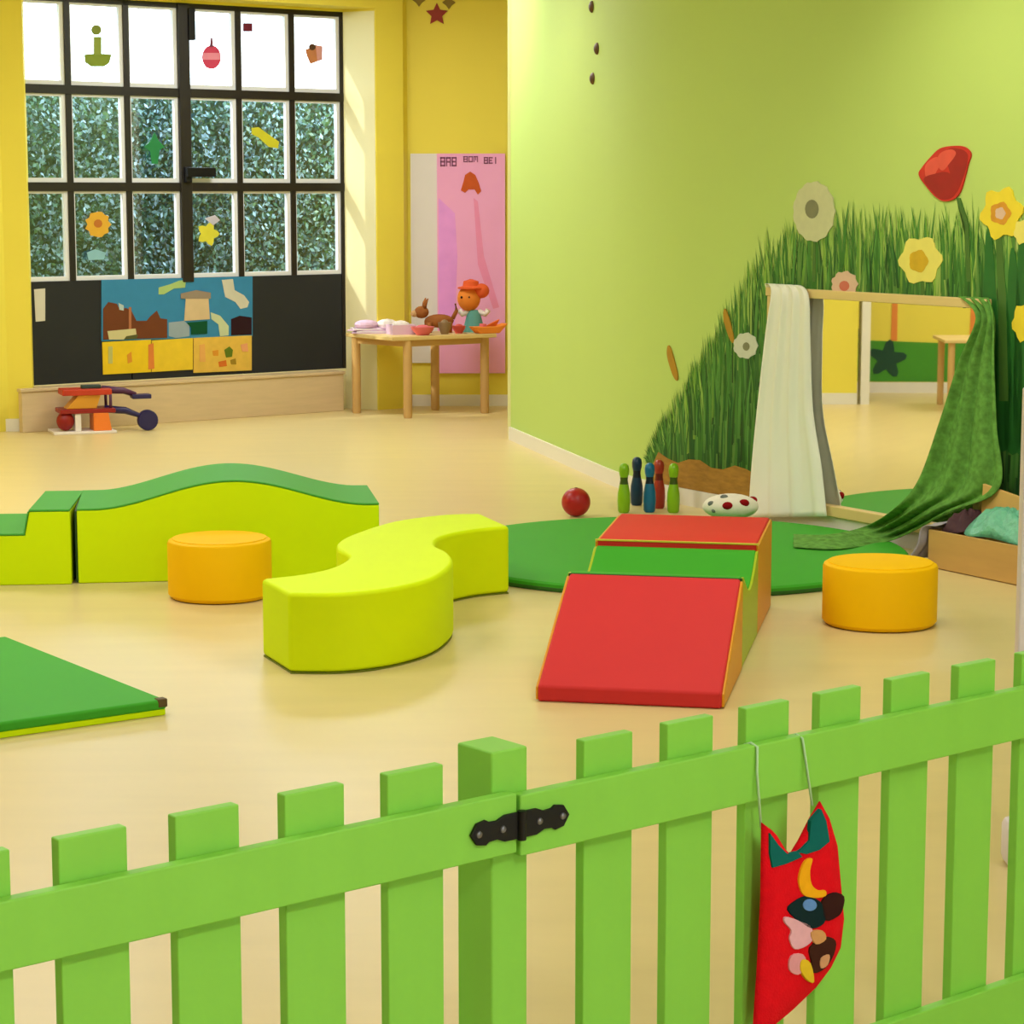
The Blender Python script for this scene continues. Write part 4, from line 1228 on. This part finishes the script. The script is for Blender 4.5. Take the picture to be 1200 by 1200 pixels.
outl = [(889, 963), (901, 972), (912, 990), (922, 1000), (932, 984), (945, 958), (957, 938), (968, 958), (976, 985), (980, 1030), (984, 1075), (980, 1110), (968, 1135), (952, 1156), (925, 1182), (900, 1203), (882, 1222), (879, 1205), (884, 1130), (888, 1050)]
ol = fpx(outl, OB)
n = len(ol)
cxb = sum(p[0] for p in ol) / n; czb = sum(p[1] for p in ol) / n
mb = MB(); vs = []
for j, (t, bul) in enumerate([(0.0, 0.0), (0.12, 0.007), (0.35, 0.013), (0.65, 0.016)]):
    for sgn in (1, -1):
        pass
rings = [(0.0, 0.002), (0.05, 0.009), (0.3, 0.011), (0.65, 0.012)]
for side in (-1, 1):
    for (t, bul) in rings:
        for (x, z) in ol:
            vs.append((x + (cxb - x) * t, -OB - 0.006 + side * bul * (1 if side < 0 else 0.35), z + (czb - z) * t))
    vs.append((cxb, -OB - 0.006 + side * 0.0125 * (1 if side < 0 else 0.35), czb))
R = len(rings); blk = R * n + 1; fs = []
for s_ in (0, 1):
    b = s_ * blk
    for j in range(R - 1):
        for i in range(n): fs.append((b + j * n + i, b + j * n + (i + 1) % n, b + (j + 1) * n + (i + 1) % n, b + (j + 1) * n + i))
    for i in range(n): fs.append((b + (R - 1) * n + i, b + (R - 1) * n + (i + 1) % n, b + blk - 1))
for i in range(n): fs.append((i, (i + 1) % n, blk + (i + 1) % n, blk + i))
mb.add(vs, fs).build('pouch', mat('red_felt', (222, 8, 26), 0.9, 0.12, 60, 0.15, bump=0.2, bscale=300), fbag, smooth=True, ang=60)
FZ = 0.030


def patch(name, pts, rgb, k, label=None):
    P = [tuple(v) for v in catmull(fpx(pts, FZ), 3, True)] if name != 'collar' else fpx(pts, FZ)
    o = MB().prism(P, -FZ - 0.0016 * k, -FZ + 0.007, 'y').build(name, mat('felt_%d_%d_%d' % rgb, rgb, 0.9, 0.12, 60, 0.15), fbag, bevel=0.001)
    if label: o['label'] = label


TEAL = (10, 100, 96)
patch('collar', [(902, 976), (912, 990), (923, 1001), (935, 998), (940, 1004), (922, 1012), (905, 1017), (902, 1000)], TEAL, 1)
patch('collar', [(935, 999), (948, 985), (950, 962), (962, 948), (968, 962), (972, 986), (960, 996), (945, 1001)], TEAL, 1)
patch('moon', [(943, 1008), (951, 1006), (948, 1020), (950, 1036), (958, 1043), (966, 1043), (966, 1050), (952, 1052), (940, 1048), (935, 1034), (937, 1020)], (240, 170, 20), 2, 'yellow felt crescent')
patch('dark_hat', [(922, 1066), (930, 1056), (944, 1050), (960, 1056), (966, 1070), (964, 1082), (950, 1088), (936, 1080)], (12, 40, 44), 2)
patch('blue_gem', ring(947, 1060, 8, 7, 12), (96, 140, 206), 3)
patch('pink_face', [(920, 1074), (934, 1078), (948, 1084), (952, 1098), (944, 1108), (930, 1112), (924, 1100), (926, 1090), (918, 1080)], (226, 170, 186), 2)
patch('pink_hand', [(926, 1120), (940, 1118), (944, 1132), (934, 1142), (924, 1136)], (222, 150, 160), 2)
patch('brown_shawl', [(962, 1056), (976, 1046), (988, 1050), (986, 1066), (980, 1074), (966, 1078)], (52, 22, 20), 2)
patch('brown_shawl', [(948, 1110), (966, 1098), (978, 1102), (976, 1118), (966, 1134), (952, 1140), (950, 1126)], (62, 30, 20), 2)
patch('tan_patch', [(948, 1092), (962, 1090), (966, 1100), (954, 1106)], (206, 150, 96), 3)
patch('tan_patch', [(960, 1122), (970, 1118), (968, 1130), (960, 1134)], (206, 150, 110), 3)
patch('yellow_hem', [(938, 1124), (948, 1128), (952, 1150), (944, 1148), (936, 1136)], (222, 186, 40), 3)
for (xa, ya, xb, yb) in [(888, 874, 892, 966), (941, 864, 952, 940)]:
    a = FF.px(xa, ya, 0.004); b = FF.px(xb, yb, 0.016)
    MB().tube([(a[0], RT + 0.004, a[1] - 0.004), (a[0], RT * 0.5, a[1] + 0.002), (a[0], -0.003, a[1] - 0.002), ((a[0] + b[0]) / 2, -0.004, (a[1] + b[1]) / 2 + 0.02), (b[0], -0.016, b[1] - 0.006)], 0.0022, 8).build('string', mat('pale_string', (176, 214, 170), 0.7), fbag, smooth='all')
